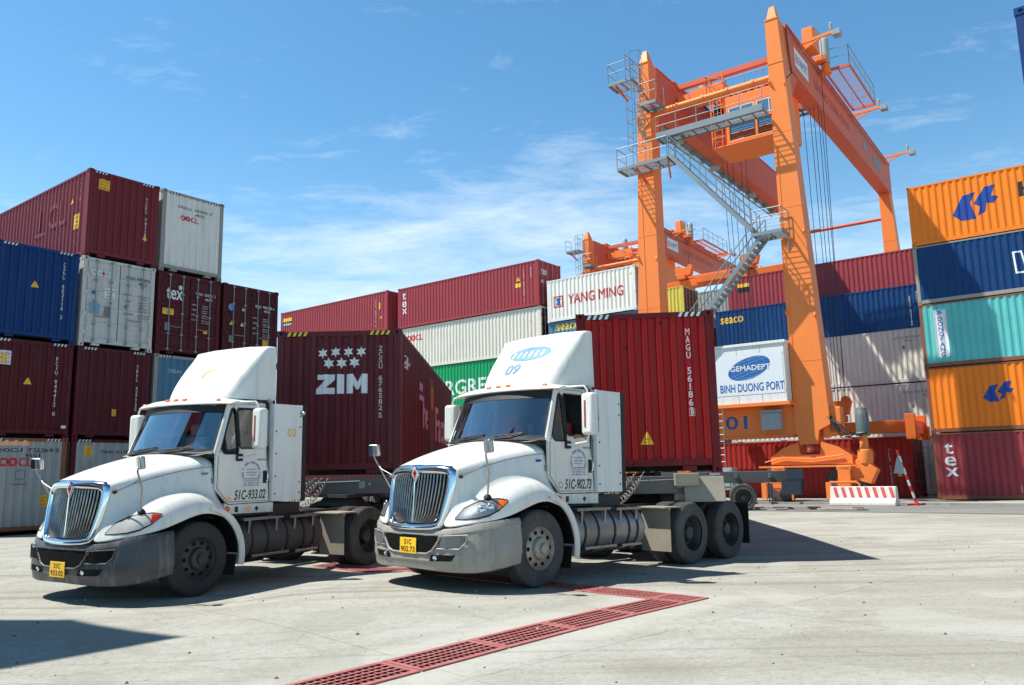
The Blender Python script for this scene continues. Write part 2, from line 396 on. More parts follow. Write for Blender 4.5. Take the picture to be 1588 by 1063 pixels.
# ------------------------------------------------------------------ the ground
def groundmat():
    m, t, b = pbsdf('concrete_yard')
    g_ = N(t, 'ShaderNodeNewGeometry'); pos = g_.outputs['Position']
    def mapped(sc, rot=0.0):
        q = N(t, 'ShaderNodeMapping'); q.inputs['Scale'].default_value = sc; q.inputs['Rotation'].default_value = (0, 0, rot); LK(t, pos, q.inputs[0]); return q.outputs[0]
    big = noise_n(t, mapped((1, 1, 1)), 0.16, 6, 0.6, 0.6); mid = noise_n(t, mapped((0.5, 1.6, 1), -0.65), 0.7, 8, 0.65, 0.8)
    fin = noise_n(t, mapped((1, 1, 1)), 9.0, 8, 0.75); vf = noise_n(t, mapped((1, 1, 1)), 60.0, 5, 0.8)
    stk = noise_n(t, mapped((0.12, 2.2, 1), -0.62), 1.1, 7, 0.62, 0.5)
    c = mixc(t, ramp(t, big, 0.36, 0.64), C(158, 157, 147), C(174, 174, 167))
    c = mixc(t, mathn(t, 'MULTIPLY', ramp(t, mid, 0.44, 0.68), 0.5), c, C(142, 139, 123))
    c = mixc(t, mathn(t, 'MULTIPLY', ramp(t, stk, 0.5, 0.75), 0.32), c, C(190, 190, 184))
    c = mixc(t, mathn(t, 'MULTIPLY', ramp(t, fin, 0.46, 0.72), 0.48), c, C(120, 117, 104))
    f2 = noise_n(t, mapped((1, 1, 1)), 26.0, 7, 0.8)
    c = mixc(t, mathn(t, 'MULTIPLY', ramp(t, f2, 0.52, 0.66), 0.45), c, C(118, 116, 106))
    c = mixc(t, mathn(t, 'MULTIPLY', ramp(t, f2, 0.47, 0.36), 0.4), c, C(196, 196, 188))
    c = mixc(t, mathn(t, 'MULTIPLY', ramp(t, vf, 0.54, 0.72), 0.4), c, C(116, 114, 104))
    c = mixc(t, mathn(t, 'MULTIPLY', ramp(t, vf, 0.46, 0.3), 0.25), c, C(205, 204, 196))
    # pale cement collar along the drain
    dp = N(t, 'ShaderNodeVectorMath', operation='DOT_PRODUCT'); LK(t, pos, dp.inputs[0]); dp.inputs[1].default_value = (-.738, .675, 0)
    dpe = N(t, 'ShaderNodeVectorMath', operation='DOT_PRODUCT'); LK(t, pos, dpe.inputs[0]); dpe.inputs[1].default_value = (-.675, -.738, 0)
    dd = mathn(t, 'ABSOLUTE', mathn(t, 'SUBTRACT', mathn(t, 'ADD', dp.outputs['Value'], mathn(t, 'MULTIPLY', mid, 0.5)), 5.53 ))
    c = mixc(t, mathn(t, 'MULTIPLY', ramp(t, dd, 0.5, 0.72, 1.0, 0.0), mathn(t, 'MULTIPLY', ramp(t, mid, 0.35, 0.6, 0.2, 0.75), ramp(t, dpe.outputs['Value'], -9.4, -9.1, 0.0, 1.0))), c, C(182, 181, 172))
    # oil spots
    vo = N(t, 'ShaderNodeTexVoronoi', i_Scale=0.35); LK(t, mapped((1, 1, 1)), vo.inputs['Vector'])
    oil = ramp(t, mathn(t, 'ADD', vo.outputs['Distance'], mathn(t, 'MULTIPLY', fin, 0.25)), 0.2, 0.34, 0.45, 0.0)
    c = mixc(t, oil, c, C(120, 112, 98))
    # hairline cracks
    v2 = N(t, 'ShaderNodeTexVoronoi', i_Scale=0.22, feature='DISTANCE_TO_EDGE')
    wv = N(t, 'ShaderNodeVectorMath', operation='ADD'); LK(t, mapped((1, 1, 1)), wv.inputs[0])
    nn = N(t, 'ShaderNodeTexNoise', i_Scale=0.8, i_Detail=6.0); LK(t, pos, nn.inputs['Vector'])
    sc_ = N(t, 'ShaderNodeVectorMath', operation='SCALE'); LK(t, nn.outputs['Color'], sc_.inputs[0]); sc_.inputs['Scale'].default_value = 1.2
    LK(t, sc_.outputs[0], wv.inputs[1]); LK(t, wv.outputs[0], v2.inputs['Vector'])
    crk = mathn(t, 'MULTIPLY', ramp(t, v2.outputs['Distance'], 0.0, 0.004, 0.55, 0.0), ramp(t, mid, 0.45, 0.55))
    c = mixc(t, mathn(t, 'MULTIPLY', crk, 0.6), c, C(96, 92, 82))
    bt = N(t, 'ShaderNodeTexBrick', offset=0.0, i_Scale=1.0, i_Mortar_Size=0.012, i_Brick_Width=5.0, i_Row_Height=4.0, i_Mortar_Smooth=0.3)
    LK(t, mapped((1, 1, 1), 0.84), bt.inputs['Vector'])
    c = mixc(t, mathn(t, 'MULTIPLY', bt.outputs['Fac'], ramp(t, mid, 0.36, 0.6, 0.1, 0.6)), c, C(104, 100, 90))
    tm_ = noise_n(t, mapped((0.05, 3.4, 1), -0.30), 1.0, 4, 0.5, 0.3)
    c = mixc(t, mathn(t, 'MULTIPLY', ramp(t, tm_, 0.54, 0.66), 0.4), c, C(112, 108, 97))
    pt_ = noise_n(t, mapped((1, 1, 1)), 0.45, 3, 0.5, 1.2)
    c = mixc(t, mathn(t, 'MULTIPLY', ramp(t, pt_, 0.56, 0.6), 0.22), c, C(126, 123, 112))
    c = mixc(t, mathn(t, 'MULTIPLY', ramp(t, pt_, 0.42, 0.38), 0.3), c, C(184, 184, 177))
    LK(t, c, b.inputs['Base Color']); b.inputs['Roughness'].default_value = 0.9; b.inputs['Specular IOR Level'].default_value = 0.25
    bp = N(t, 'ShaderNodeBump', i_Strength=0.55, i_Distance=0.02)
    LK(t, mathn(t, 'ADD', mathn(t, 'MULTIPLY', fin, 0.6), mathn(t, 'MULTIPLY', vf, 0.35)), bp.inputs['Height']); LK(t, bp.outputs[0], b.inputs['Normal'])
    return m
def asphaltmat():
    m, t, b = pbsdf('worn_asphalt')
    g_ = N(t, 'ShaderNodeNewGeometry'); pos = g_.outputs['Position']
    q = N(t, 'ShaderNodeMapping'); q.inputs['Rotation'].default_value = (0, 0, 0.65); q.inputs['Scale'].default_value = (0.15, 1.5, 1); LK(t, pos, q.inputs[0])
    a1 = noise_n(t, q.outputs[0], 0.9, 7, 0.6, 0.4); a2 = noise_n(t, pos, 12.0, 6, 0.7)
    c = mixc(t, ramp(t, a1, 0.35, 0.7), C(104, 107, 106), C(142, 143, 137))
    c = mixc(t, mathn(t, 'MULTIPLY', ramp(t, a2, 0.45, 0.7), 0.35), c, C(96, 96, 94))
    LK(t, c, b.inputs['Base Color']); b.inputs['Roughness'].default_value = 0.9
    return m
CONC = groundmat(); ASPH = asphaltmat()
CONCB = paint('white_barrier_paint', C(218, 214, 206), 0.3, 0.2, 0.8, 0.35, (0.3, 0.27, 0.22), dirt=(0.25, 0.2, 0.16))
REDB = paint('faded_red_stripe_paint', C(206, 92, 94), 0.3, 0.3, 0.8, 0.2, (0.5, 0.45, 0.4))
GRATEM = dusty("faded_red_grate_paint", C(164, 76, 76), C(178, 140, 128), 0.6, 0.8, 0.0, 6.0)
# ------------------------------------------------------------------ ground height (the yard dips and rises a few centimetres)
TP = [((-5.444, 12.121, 4.189), (-0.0505, -0.01083, -0.01536), 3.603), ((-0.556, 11.822, 3.960), (0.0344, 0.0136, -0.00948), 3.82)]
def truck_matrix(i):
    (x, y, yaw), (tz, tx, ty), a = TP[i]
    ex = Vector((1, 0, tx)).normalized(); ey = Vector((0, 1, ty)); ey = (ey - ex * ex.dot(ey)).normalized(); ez = ex.cross(ey)
    R = Matrix((ex, ey, ez)).transposed().to_4x4()
    return Matrix.Translation((x, y, tz)) @ Matrix.Rotation(yaw, 4, 'Z') @ R
def gz(x, y):
    num = 0.0; den = 1.0 / 3.2 ** 4
    for (px_, py_, yaw), (tz, tx, ty), a in TP:
        dx, dy = x - px_, y - py_
        X = dx * cos(yaw) + dy * sin(yaw); Y = -dx * sin(yaw) + dy * cos(yaw)
        ox = max(0, X - 1.3, -X - a - 1.6); oy = max(0, abs(Y) - 1.3); d = math.hypot(ox, oy) + 0.35
        Xc = min(1.3, max(-a - 1.6, X)); Yc = min(1.3, max(-1.3, Y))
        wt = 1.0 / d ** 4; num += wt * (tz + tx * Xc + ty * Yc); den += wt
    return num / den
def make_ground():
    mb = MB()
    xs = [-2500, -600, -150, -60, -30]; x = -20.0
    while x <= 24: xs.append(x); x += 0.5
    xs += [30, 60, 150, 600, 2500]
    ys = [-600, -60, -15]; y = -4.0
    while y <= 30: ys.append(y); y += 0.5
    ys += [40, 60, 100, 300, 900, 2600]
    rows = [[(xx, yy, gz(xx, yy) if (-20 <= xx <= 24 and -4 <= yy <= 30) else 0.0) for xx in xs] for yy in ys]
    mb.grid(rows); tag(mb.build('ground', CONC, smooth=180), kind='structure')
    mb = MB()
    def strip(a0, a1, b0, b1, z, n=24):
        r = []
        for i in range(n + 1):
            a = a0 + (a1 - a0) * i / n
            j0 = 0.12 * noise.noise(Vector((a * 0.4, 3, 0)))
            p = ab(a, b0 + j0); q = ab(a, b1); r.append([(p.x, p.y, z + 0.0), (q.x, q.y, z)])
        mb.grid(r)
    strip(-60, 90, 28.6, 36.6, 0.012); tag(mb.build('asphalt_lane', ASPH), kind='structure')
    mb = MB(); strip(-60, 90, 36.62, 38.7, 0.016, 4); tag(mb.build('pavement', CONC), kind='structure')
make_ground()
# small stones lying about: too many to count
def make_grit():
    mb = MB()
    for i in range(800):
        r = random.random() ** 0.6; d = 4.5 + r * 15; an = radians(random.uniform(-36, 36)); x = d * sin(an); y = d * cos(an)
        s = random.choice([0.006, 0.008, 0.01, 0.014, 0.022]) * random.uniform(0.7, 1.2); z = gz(x, y)
        t_ = random.random() * 6.28; pts = [(x + s * cos(t_ + k * 1.57) * random.uniform(.7, 1.2), y + s * sin(t_ + k * 1.57) * random.uniform(.7, 1.2), z) for k in range(4)]
        top = (x, y, z + s * 0.8); mb.add(pts + [top], [(0, 1, 4), (1, 2, 4), (2, 3, 4), (3, 0, 4), (3, 2, 1, 0)])
        mb.mi = random.choice([0, 0, 1])
    tag(mb.build('loose_grit', [flat('dark_stone', C(84, 83, 78), 0.9), flat('pale_stone', C(176, 172, 160), 0.9)]), 'small dark stones strewn over the concrete yard', 'gravel', kind='stuff')
make_grit()
# ------------------------------------------------------------------ shipping containers
W = 2.438
def waves(x0, x1, per, crest, slope, d, start_in=True):
    """break points (s, offset) of a folded sheet between x0 and x1"""
    n = max(1, int((x1 - x0) / per)); m = ((x1 - x0) - n * per) / 2 + 0.0
    pts = [(x0, 0.0)]; s = x0 + m; val = per - crest - 2 * slope
    for i in range(n):
        a = s + i * per + crest / 2
        pts += [(a, 0.0), (a + slope, -d), (a + slope + val, -d), (a + 2 * slope + val, 0.0)]
    pts.append((x1, 0.0)); return pts
def prof(pts, s):
    for (a, u), (b, v) in zip(pts, pts[1:]):
        if a <= s <= b: return u if b - a < 1e-9 else u + (v - u) * (s - a) / (b - a)
    return 0.0
def facemap(face, L, W_, H):
    if face == 'side0': return lambda s, o, t: Vector((s, -o, t))
    if face == 'side1': return lambda s, o, t: Vector((L - s, W_ + o, t))
    if face == 'end': return lambda s, o, t: Vector((L + o, s, t))
    return lambda s, o, t: Vector((-o, W_ - s, t))
def decal(root, name, vf, face, dims, mat, waves_=None, off=0.004, parent=None, label=None):
    """a marking laid on a face; folded with the sheet when waves_ is given"""
    L, W_, H = dims; fm = facemap(face, L, W_, H)
    vs, fs = vf
    if not vs: return None
    bm = bmesh.new(); bv = [bm.verts.new(v) for v in vs]
    for f in fs:
        try: bm.faces.new([bv[i] for i in f])
        except ValueError: pass
    if waves_:
        x0 = min(v.x for v in vs); x1 = max(v.x for v in vs)
        for (s, o) in waves_:
            if x0 < s < x1:
                bmesh.ops.bisect_plane(bm, geom=bm.verts[:] + bm.edges[:] + bm.faces[:], plane_co=(s, 0, 0), plane_no=(1, 0, 0))
    for v in bm.verts:
        o = (prof(waves_, v.co.x) if waves_ else 0.0) + off + v.co.z
        v.co = fm(v.co.x, o, v.co.y)
    me = bpy.data.meshes.new(name); bm.to_mesh(me); bm.free(); me.materials.append(mat)
    o = bpy.data.objects.new(name, me); COL.objects.link(o); o.parent = root
    if label: o['label'] = label
    return o
def hazard(mb, L, side):   # black and yellow slashes on the top end rail
    pass
def container(M, L, H, col, label, group=None, right='wall', left='wall', frame=None, marks=(), hc=True, doorcol=None, cat='container', rods=STEEL, inner=False, stripes=(WHG, BLK), dstripe=True):
    frame = frame or col; doorcol = doorcol or col
    root = empty('shipping_container', M, label, cat, group)
    dims = (L, W, H); e = 0.012
    sw = waves(0.14, L - 0.14, 0.278, 0.072, 0.068, 0.036); ew = waves(0.16, W - 0.16, 0.25, 0.085, 0.028, 0.045)
    # frame
    mb = MB()
    for x in (0, L):
        for y in (0, W):
            sx = 1 if x == 0 else -1; sy = 1 if y == 0 else -1
            X0, X1 = sorted((x + sx * e, x + sx * 0.15)); Y0, Y1 = sorted((y + sy * e, y + sy * 0.15))
            mb.mat(0).box(X0, X1, Y0, Y1, 0.118, H - 0.118)
            for z in (0, H - 0.118):
                X0, X1 = sorted((x, x + sx * 0.178)); Y0, Y1 = sorted((y, y + sy * 0.162))
                mb.mat(0).box(X0, X1, Y0, Y1, z, z + 0.118)
                mb.mat(1); cyc = [(cos(k * pi / 6), sin(k * pi / 6)) for k in range(12)]
                q = x + (-0.002 if x == 0 else 0.002); yc = y + sy * 0.085; zc = z + 0.06
                mb.add([(q, yc + 0.026 * a, zc + 0.036 * b_) for a, b_ in cyc], [tuple(range(12))])
                q = y + (-0.002 if y == 0 else 0.002); xc = x + sx * 0.09
                mb.add([(xc + 0.036 * a, q, zc + 0.026 * b_) for a, b_ in cyc], [tuple(range(12))])
    mb.mat(0)
    for y0, y1 in ((e, 0.07), (W - 0.07, W - e)):
        mb.box(0.178, L - 0.178, y0, y1, H - 0.085, H - 0.02)
        mb.box(0.178, L - 0.178, y0, y1, 0.03, 0.19)
    for x0, x1 in ((e, 0.08), (L - 0.08, L - e)):
        mb.box(x0, x1, 0.162, W - 0.162, H - 0.115, H - 0.02)
        mb.box(x0, x1, 0.162, W - 0.162, 0.12 if x0 < 1 else 0.13, 0.25)
    for s_ in (0.55, W - 0.55):      # gooseneck brackets under the end sill
        for x0, x1 in ((e + .01, 0.2), (L - 0.2, L - e - .01)):
            mb.box(x0, x1, s_ - 0.12, s_ + 0.12, 0.045, 0.12)
    mb.build('frame', [frame, DARK], root)
    # roof and floor
    mb = MB(); mb.box(0.08, L - 0.08, 0.07, W - 0.07, H - 0.05, H - 0.032)
    mb.build('roof', col, root)
    mb = MB(); mb.box(0.2, L - 0.2, 0.07, W - 0.07, 0.12, 0.15)
    k = 0.6
    while k < L - 0.5: mb.box(k, k + 0.05, 0.075, W - 0.075, 0.035, 0.12); k += 0.6
    mb.build('floor', FRAMEM, root)
    # corrugated sides
    for face in ('side0', 'side1'):
        fm = facemap(face, *dims); mb = MB()
        rows = [[fm(s, o - 0.016, z) for s, o in sw] for z in (0.185, H - 0.083)]
        mb.grid(rows); mb.build('side_panel', col, root, fixn=False)
    for face, kind in (('end', right), ('back', left)):
        fm = facemap(face, *dims)
        if kind == 'wall':
            mb = MB(); rows = [[fm(s, o - 0.016, z) for s, o in ew] for z in (0.24, H - 0.113)]
            mb.grid(rows); mb.build('end_panel', col, root, fixn=False)
            if dstripe and face == 'end':
                for i, (mt, ph) in enumerate(((stripes[0], 0), (stripes[1], 1))):
                    m2 = MB()
                    for base in (0.2, W - 0.2 - 0.42):
                        for q in range(4):
                            s0 = base + q * 0.105 + ph * 0.0525; z0 = H - 0.108; z1 = H - 0.028
                            m2.add([fm(s0, -e + 0.003, z0), fm(s0 + 0.0525, -e + 0.003, z0), fm(s0 + 0.09, -e + 0.003, z1), fm(s0 + 0.0375, -e + 0.003, z1)], [(0, 1, 2, 3)])
                    m2.build('hazard_stripes', mt, root)
        else:
            for i in (0, 1):
                s0, s1 = (0.165, W / 2 - 0.012) if i == 0 else (W / 2 + 0.012, W - 0.165)
                dm = MB(); nR = 5; zz0, zz1 = 0.25, H - 0.125
                dm.grid([[fm(s, o, z) for s, o in ((s0, -0.02), (s0 + .05, -0.02), (s0 + .05, -.02), (s1 - .05, -0.02), (s1, -0.02))] for z in (zz0, zz0 + 0.01)])
                rr = []; hh = (zz1 - zz0) / nR
                for q in range(nR):
                    z = zz0 + q * hh
                    rr += [(z, -0.02), (z + 0.05, -0.02), (z + 0.08, -0.05), (z + hh - 0.08, -0.05), (z + hh - 0.05, -0.02)]
                rr.append((zz1, -0.02))
                dm.grid([[fm(s, o if s0 + 0.02 < s < s1 - 0.02 else -0.02, z) for s in (s0, s0 + 0.04, s1 - 0.04, s1)] for z, o in rr])
                d = dm.build('door', doorcol, root, fixn=False)
                gk = MB(); gk.add([fm(s0 - 0.03, -0.055, 0.2), fm(s1 + 0.03, -0.055, 0.2), fm(s1 + 0.03, -0.055, H - 0.1), fm(s0 - 0.03, -0.055, H - 0.1)], [(0, 1, 2, 3)])
                gk.build('gasket', BLACK, d)
                for sr in (s0 + 0.27, s1 - 0.27):
                    rb = MB(); rb.tube([fm(sr, 0.012, 0.16), fm(sr, 0.012, H - 0.05)], 0.017, 6)
                    for z in (0.2, 0.75, 1.5, 2.2, H - 0.1):
                        a_, b_ = fm(sr - 0.05, -0.02, z - 0.03), fm(sr + 0.05, 0.02, z + 0.03)
                        rb.box(min(a_.x, b_.x), max(a_.x, b_.x), min(a_.y, b_.y), max(a_.y, b_.y), a_.z, b_.z)
                    ro = rb.build('lock_rod', rods, d)
                    hb = MB(); hb.tube([fm(sr, 0.03, 1.02), fm(sr + (0.34 if sr < (s0 + s1) / 2 else -0.0) - (0.0 if sr < (s0 + s1) / 2 else 0.34), 0.035, 1.0)], 0.014, 6)
                    hb.build('handle', rods, d)
                hg = MB()
                for z in (0.4, 1.0, 1.7, 2.3):
                    s_ = s0 - 0.03 if i == 0 else s1 + 0.03; a_, b_ = fm(s_ - 0.05, -0.03, z), fm(s_ + 0.05, 0.015, z + 0.12)
                    hg.box(min(a_.x, b_.x), max(a_.x, b_.x), min(a_.y, b_.y), max(a_.y, b_.y), a_.z, b_.z)
                hg.build('hinges', doorcol, d)
    for mi_, mk in enumerate(marks):
        nm, vf, face, mt = mk[:4]
        flatface = (face == 'end' and right == 'door')
        wv = sw if face.startswith('side') else (None if flatface else ew)
        decal(root, nm, vf, face, dims, mt, wv, off=(-0.013 if flatface else -0.012) + 0.0014 * (mi_ % 9))
    return root
def cplace(a_right, b_front, z):    # matrix of a row container whose right hand end stands at a_right and face at b_front; given its length later
    return lambda L: Matrix.Translation(ab(a_right + L, b_front, z)) @ Matrix.Rotation(YAWC, 4, 'Z')
L40, L20 = 12.192, 6.058
def row(a_right, b, z, H, col, label, L=L40, **kw):
    return container(cplace(a_right, b, z)(L), L, H, col, label, **kw)
def num_v(txt, s, t, ht=0.1): return T(txt, s, t, ht, wd=ht * 0.62, vert=True, step=1.18, bold=0.012)
def num_h(txt, s, t, ht=0.1, wd=None): return T(txt, s, t, ht, wd=wd, bold=0.012)
def warn(s, t, sz=0.2): return [('warning_sticker', tri(s, t, sz), 'end', YELM)]
def note(s, t, w_, h_, face, fg=REDM, bg=YELM, words=('CAUTION', '9\'6"', 'HIGH')):
    out = [('sticker', rect(s, t, w_, h_), face, bg)]
    vs = join(*[T(wd_, s + w_ * 0.1, t + h_ * (0.68 - 0.3 * i), h_ * 0.2, w_ * 0.8, 0.02) for i, wd_ in enumerate(words)])
    out.append(('sticker_text', vs, face, fg)); return out
def shift(marks, d=0.002): return marks
ZB = [0, 2.859, 5.816, 8.768, 11.752]         # tier levels of the left stack
LB0 = 11.714; LA0 = 26.374; GP = 0.112
S2 = W + GP
# ---- left stack: end faces look along -U, columns run along V
def lcol(k, tier, col, label, **kw):
    z0, z1 = ZB[tier], ZB[tier + 1]
    return container(Matrix.Translation(ab(LA0 + L40 + kw.pop('da', 0.0), LB0 + (k - 2) * S2, z0)) @ Matrix.Rotation(YAWC, 4, 'Z'), L40, z1 - z0, col, label, **kw)
GL = 'containers of the left hand stack'
H_ = 2.95
def data_block(s, t, k=1.0, mt=WH, face='end', a=('MGW', 'TARE', 'NET', 'CU.CAP'), b=('32,500 KG', '3,880 KG', '28,620 KG', '76.3 CU.M')):
    return [('data_lettering', join(*[join(T(x, s, t - i * 0.19 * k, 0.055 * k, None, 0.01), T(y, s + 0.42 * k, t - i * 0.19 * k, 0.05 * k, None, 0.008), T(y.replace('KG', 'LB'), s + 0.42 * k, t - i * 0.19 * k - 0.08 * k, 0.05 * k, None, 0.008)) for i, (x, y) in enumerate(zip(a, b))]), face, mt)]
def oocl(s, t, h, w_=None, mt=REDM, face='end', nm='logo'):
    w_ = w_ or h * 3.1; r = h / 2
    vs = join(P(ellipse(s + r, t + r, r * 1.05, r), ellipse(s + r, t + r, r * 0.52, r * 0.5)), P(ellipse(s + r * 2.9, t + r, r * 1.05, r), ellipse(s + r * 2.9, t + r, r * 0.3, r * 0.5)),
              T('C', s + r * 4.1, t, h, r * 1.7, 0.05), T('L', s + r * 5.9, t, h, r * 1.3, 0.05))
    return [(nm, vs, face, mt)]
lcol(2, 3, MARX, 'maroon container with a yellow sticker on its end, highest of the left stack', group=GL, marks=
     note(0.35, 2.35, 0.34, 0.36, 'end') + [('number_lettering', num_v('TCKU 741186', 1.95, 2.45, 0.12), 'end', WHG)] + warn(1.9, 0.95, 0.2)
     + note(11.2, 1.05, 0.45, 0.5, 'side0') + [('number_lettering', num_v('TCKU 741186 6', 11.55, 2.6, 0.14), 'side0', WHG), ('warning_sticker', tri(10.9, 2.0, 0.26), 'side0', YELM),
        ('faded_lettering', join(rect(8.2, 1.3, 0.9, 0.12), rect(8.5, 1.5, 0.14, 0.8), T('C', 9.3, 1.4, 0.9, 0.6, 0.03), T('L', 10.1, 1.4, 0.9, 0.5, 0.03)), 'side0', flat('faded_pink_marking', C(140, 66, 72), 0.6))])
lcol(3, 3, WHITEC, 'rust edged white container with red lettering, next to the highest maroon one', group=GL, frame=FRM_GREY, marks=
     oocl(0.72, 1.98, 0.2, 0.7) + [('number_lettering', join(T('OOLU  929432 7', 0.62, 2.42, 0.1, 1.35, 0.015), T('45G1', 1.3, 2.25, 0.1, 0.35, 0.015)), 'end', BLK)])
lcol(1, 2, BLUE, 'plain blue container with a yellow warning triangle, leftmost of the third layer', group=GL, marks=
     warn(1.05, 1.65, 0.22) + [('number_lettering', num_v('CSNU 603116 2', 1.95, 2.6, 0.12), 'end', WHG)])
lcol(2, 2, GREY, 'white container door end covered in lettering, between blue and dark red ends', group=GL, right='door', rods=GALV, marks=
     oocl(0.26, 2.36, 0.2, 0.6, WH) + [('logo_accent', P(ellipse(0.66, 2.46, 0.05, 0.05)), 'end', REDM), ('number_lettering', join(T('OOLU  879204 6', 1.42, 2.42, 0.1, 0.82, 0.015), T('45G1', 1.86, 2.26, 0.1, 0.3, 0.015)), 'end', BLK)]
     + data_block(1.4, 1.85, 1.15, BLK) + [('sticker', rect(0.72, 1.66, 0.36, 0.34), 'end', WH), ('sticker_text', join(T('CAUTION', 0.75, 1.88, 0.06, 0.3, 0.02), T('9\'6"', 0.8, 1.78, 0.06, 0.2, 0.02), T('HIGH', 0.8, 1.69, 0.06, 0.2, 0.02)), 'end', BLK),
        ('plate', rect(0.28, 1.1, 0.32, 0.34), 'end', LBLUE), ('plate', rect(0.75, 1.05, 0.22, 0.32), 'end', GREYM), ('sticker', P(ellipse(0.38, 1.78, 0.08, 0.08, 4)), 'end', BLUM)])
lcol(3, 2, MAR2, 'dark red door end with tex in white letters and an orange caution label', group=GL, right='door', rods=GALV, marks=
     [('logo', T('tex', 0.32, 1.98, 0.42, 0.62, 0.035), 'end', WH), ('sticker', P(ellipse(0.84, 2.44, 0.08, 0.085)), 'end', WHG)] + note(0.2, 1.42, 0.42, 0.22, 'end', REDM, YELM, ('CAUTION',))
     + [('number_lettering', join(T('TEMU  830001 2', 1.42, 2.28, 0.1, 0.8, 0.015), T('45G1', 1.8, 2.12, 0.09, 0.28, 0.015)), 'end', WH), ('plate', rect(0.3, 0.85, 0.2, 0.28), 'end', GREYM)] + data_block(1.3, 1.88, 0.95, WHG) + note(1.78, 0.9, 0.16, 0.1, 'end', REDM, YELM, ('CAUTION',)))
lcol(4, 2, MAR3, 'dark brown door end with a round blue sticker, rightmost of the left stack', group=GL, right='door', rods=GALV, marks=
     [('sticker', P(ellipse(0.35, 2.06, 0.13, 0.13)), 'end', BLUF), ('sticker', tri(0.8, 1.98, 0.14), 'end', WHG), ('sticker', tri(0.28, 1.38, 0.18), 'end', YELM), ('sticker', tri(0.75, 1.38, 0.16), 'end', WHG),
      ('number_lettering', join(T('BSIU  950145 4', 1.4, 2.2, 0.1, 0.85, 0.015), T('45G1', 1.78, 2.05, 0.09, 0.28, 0.015)), 'end', WH), ('plate', rect(0.28, 0.72, 0.2, 0.26), 'end', GREYM)] + data_block(1.3, 1.75, 1.05, WHG) + note(1.75, 0.68, 0.26, 0.28, 'end'))
lcol(1, 1, MAR2, 'maroon container with a white and yellow sticker, leftmost of the second layer', group=GL, marks=
     note(0.3, 2.15, 0.36, 0.42, 'end', REDM, WH) + [('sticker_centre', rect(0.4, 2.22, 0.14, 0.24), 'end', YELM)] + warn(1.05, 1.6, 0.22) + [('number_lettering', num_v('FCIU 944412 0', 1.92, 2.52, 0.12), 'end', WHG), ('plate', rect(2.2, 0.3, 0.14, 0.09), 'end', WH)])
lcol(2, 1, MAR2, 'maroon container with an orange square label low down, under the white door end', group=GL, marks=
     [('number_lettering', num_v('TRHU 427720 8', 1.95, 2.5, 0.12), 'end', WHG)] + note(1.2, 0.75, 0.16, 0.22, 'end'))
lcol(3, 1, SLATE, 'faded light blue container behind the roof fairing of the far left truck', group=GL, frame=FRM_GREY, marks=[('number_lettering', T('CCLU  312055 9', 0.5, 2.35, 0.11, 1.4, 0.015), 'end', WHG)])
lcol(4, 1, MAR2, 'dark red container hidden below the brown door end', group=GL)
lcol(1, 0, GREYD, 'grey container with a red rings logo and orange top label on the ground', group=GL, frame=FRM_RUST, marks=
     oocl(0.55, 2.0, 0.26, 0.9) + [('number_lettering', join(T('OOCU  732269 5', 0.45, 2.42, 0.12, 1.75, 0.015), T('45G1', 1.25, 2.27, 0.11, 0.42, 0.015)), 'end', BLK), ('sticker', rect(0.5, 2.62, 0.85, 0.16), 'end', ORM)] + note(1.75, 0.8, 0.2, 0.34, 'end')
     + [('drawing', join(P(ellipse(1.15, 1.75, 0.16, 0.16, 14), ellipse(1.15, 1.75, 0.13, 0.13, 14)), rect(0.95, 1.45, 0.4, 0.05)), 'end', GREYM)])
lcol(2, 0, GREYD, 'grey container with a yellow note, behind the left truck hood', group=GL, frame=MAR2, marks=note(0.42, 2.3, 0.24, 0.32, 'end') + [('number_lettering', T('TGHU  611204 3', 0.9, 2.4, 0.1, 1.1, 0.015), 'end', BLK)])
lcol(3, 0, MAR2, 'maroon container at the foot of the stack, behind the truck cab', group=GL)
lcol(4, 0, GREYD, 'grey container at the foot of the stack, nearest the trailers', group=GL)
# ---- right stack
ZR = [0.0, 2.824, 5.658, 8.478, 11.125, 13.892]
RA, RB = 7.051, 38.848
GRR = 'containers of the right hand stack'
def rr(t, col, label, **kw): return row(RA - L40, RB, ZR[t] + 0.02, ZR[t + 1] - ZR[t], col, label, group=GRR, **kw)
def hl_logo(s, t, w_, h_):       # two folded blue wings
    q = lambda pts: P([(s + x * w_, t + y * h_) for x, y in pts])
    return join(q([(0, .23), (.25, .82), (.53, .88), (.40, .54), (.50, 0), (.19, 0)]), q([(.47, .50), (.73, .98), (.95, 1.0), (.85, .66), (1.0, .6), (.88, .4), (.74, .46), (.70, .18), (.53, .07), (.60, .36)]))
rr(4, ORANGEC, 'orange container with blue folded wing logo, on top of the right stack', marks=[('logo', hl_logo(1.72, 0.8, 1.8, 1.35), 'side0', NAVM), ('lettering', T('Hapag-Lloyd', 4.25, 1.2, 0.85, 6.6, 0.04), 'side0', BLK)])
rr(3, NAVY, 'dark blue container with outlined white W, second from the top on the right', frame=FRM_GREY, marks=[('logo', join(P([(3.75, 1.75), (4.10, 1.75), (4.20, 1.2), (4.45, 1.6), (4.60, 1.6), (4.65, 1.2), (4.90, 1.75), (5.25, 1.75), (4.80, 0.8), (4.40, 0.8), (4.37, 1.1), (4.20, 0.8), (3.80, 0.8)], [(3.83, 1.68), (4.05, 1.68), (4.15, 1.0), (4.43, 1.5), (4.54, 1.5), (4.59, 1.0), (4.95, 1.68), (5.13, 1.68), (4.75, 0.87), (4.47, 0.87), (4.43, 1.3), (4.17, 0.87), (3.87, 0.87)]), T('AN HAI', 5.45, 0.8, 0.95, 4.0, 0.03)), 'side0', WH)])
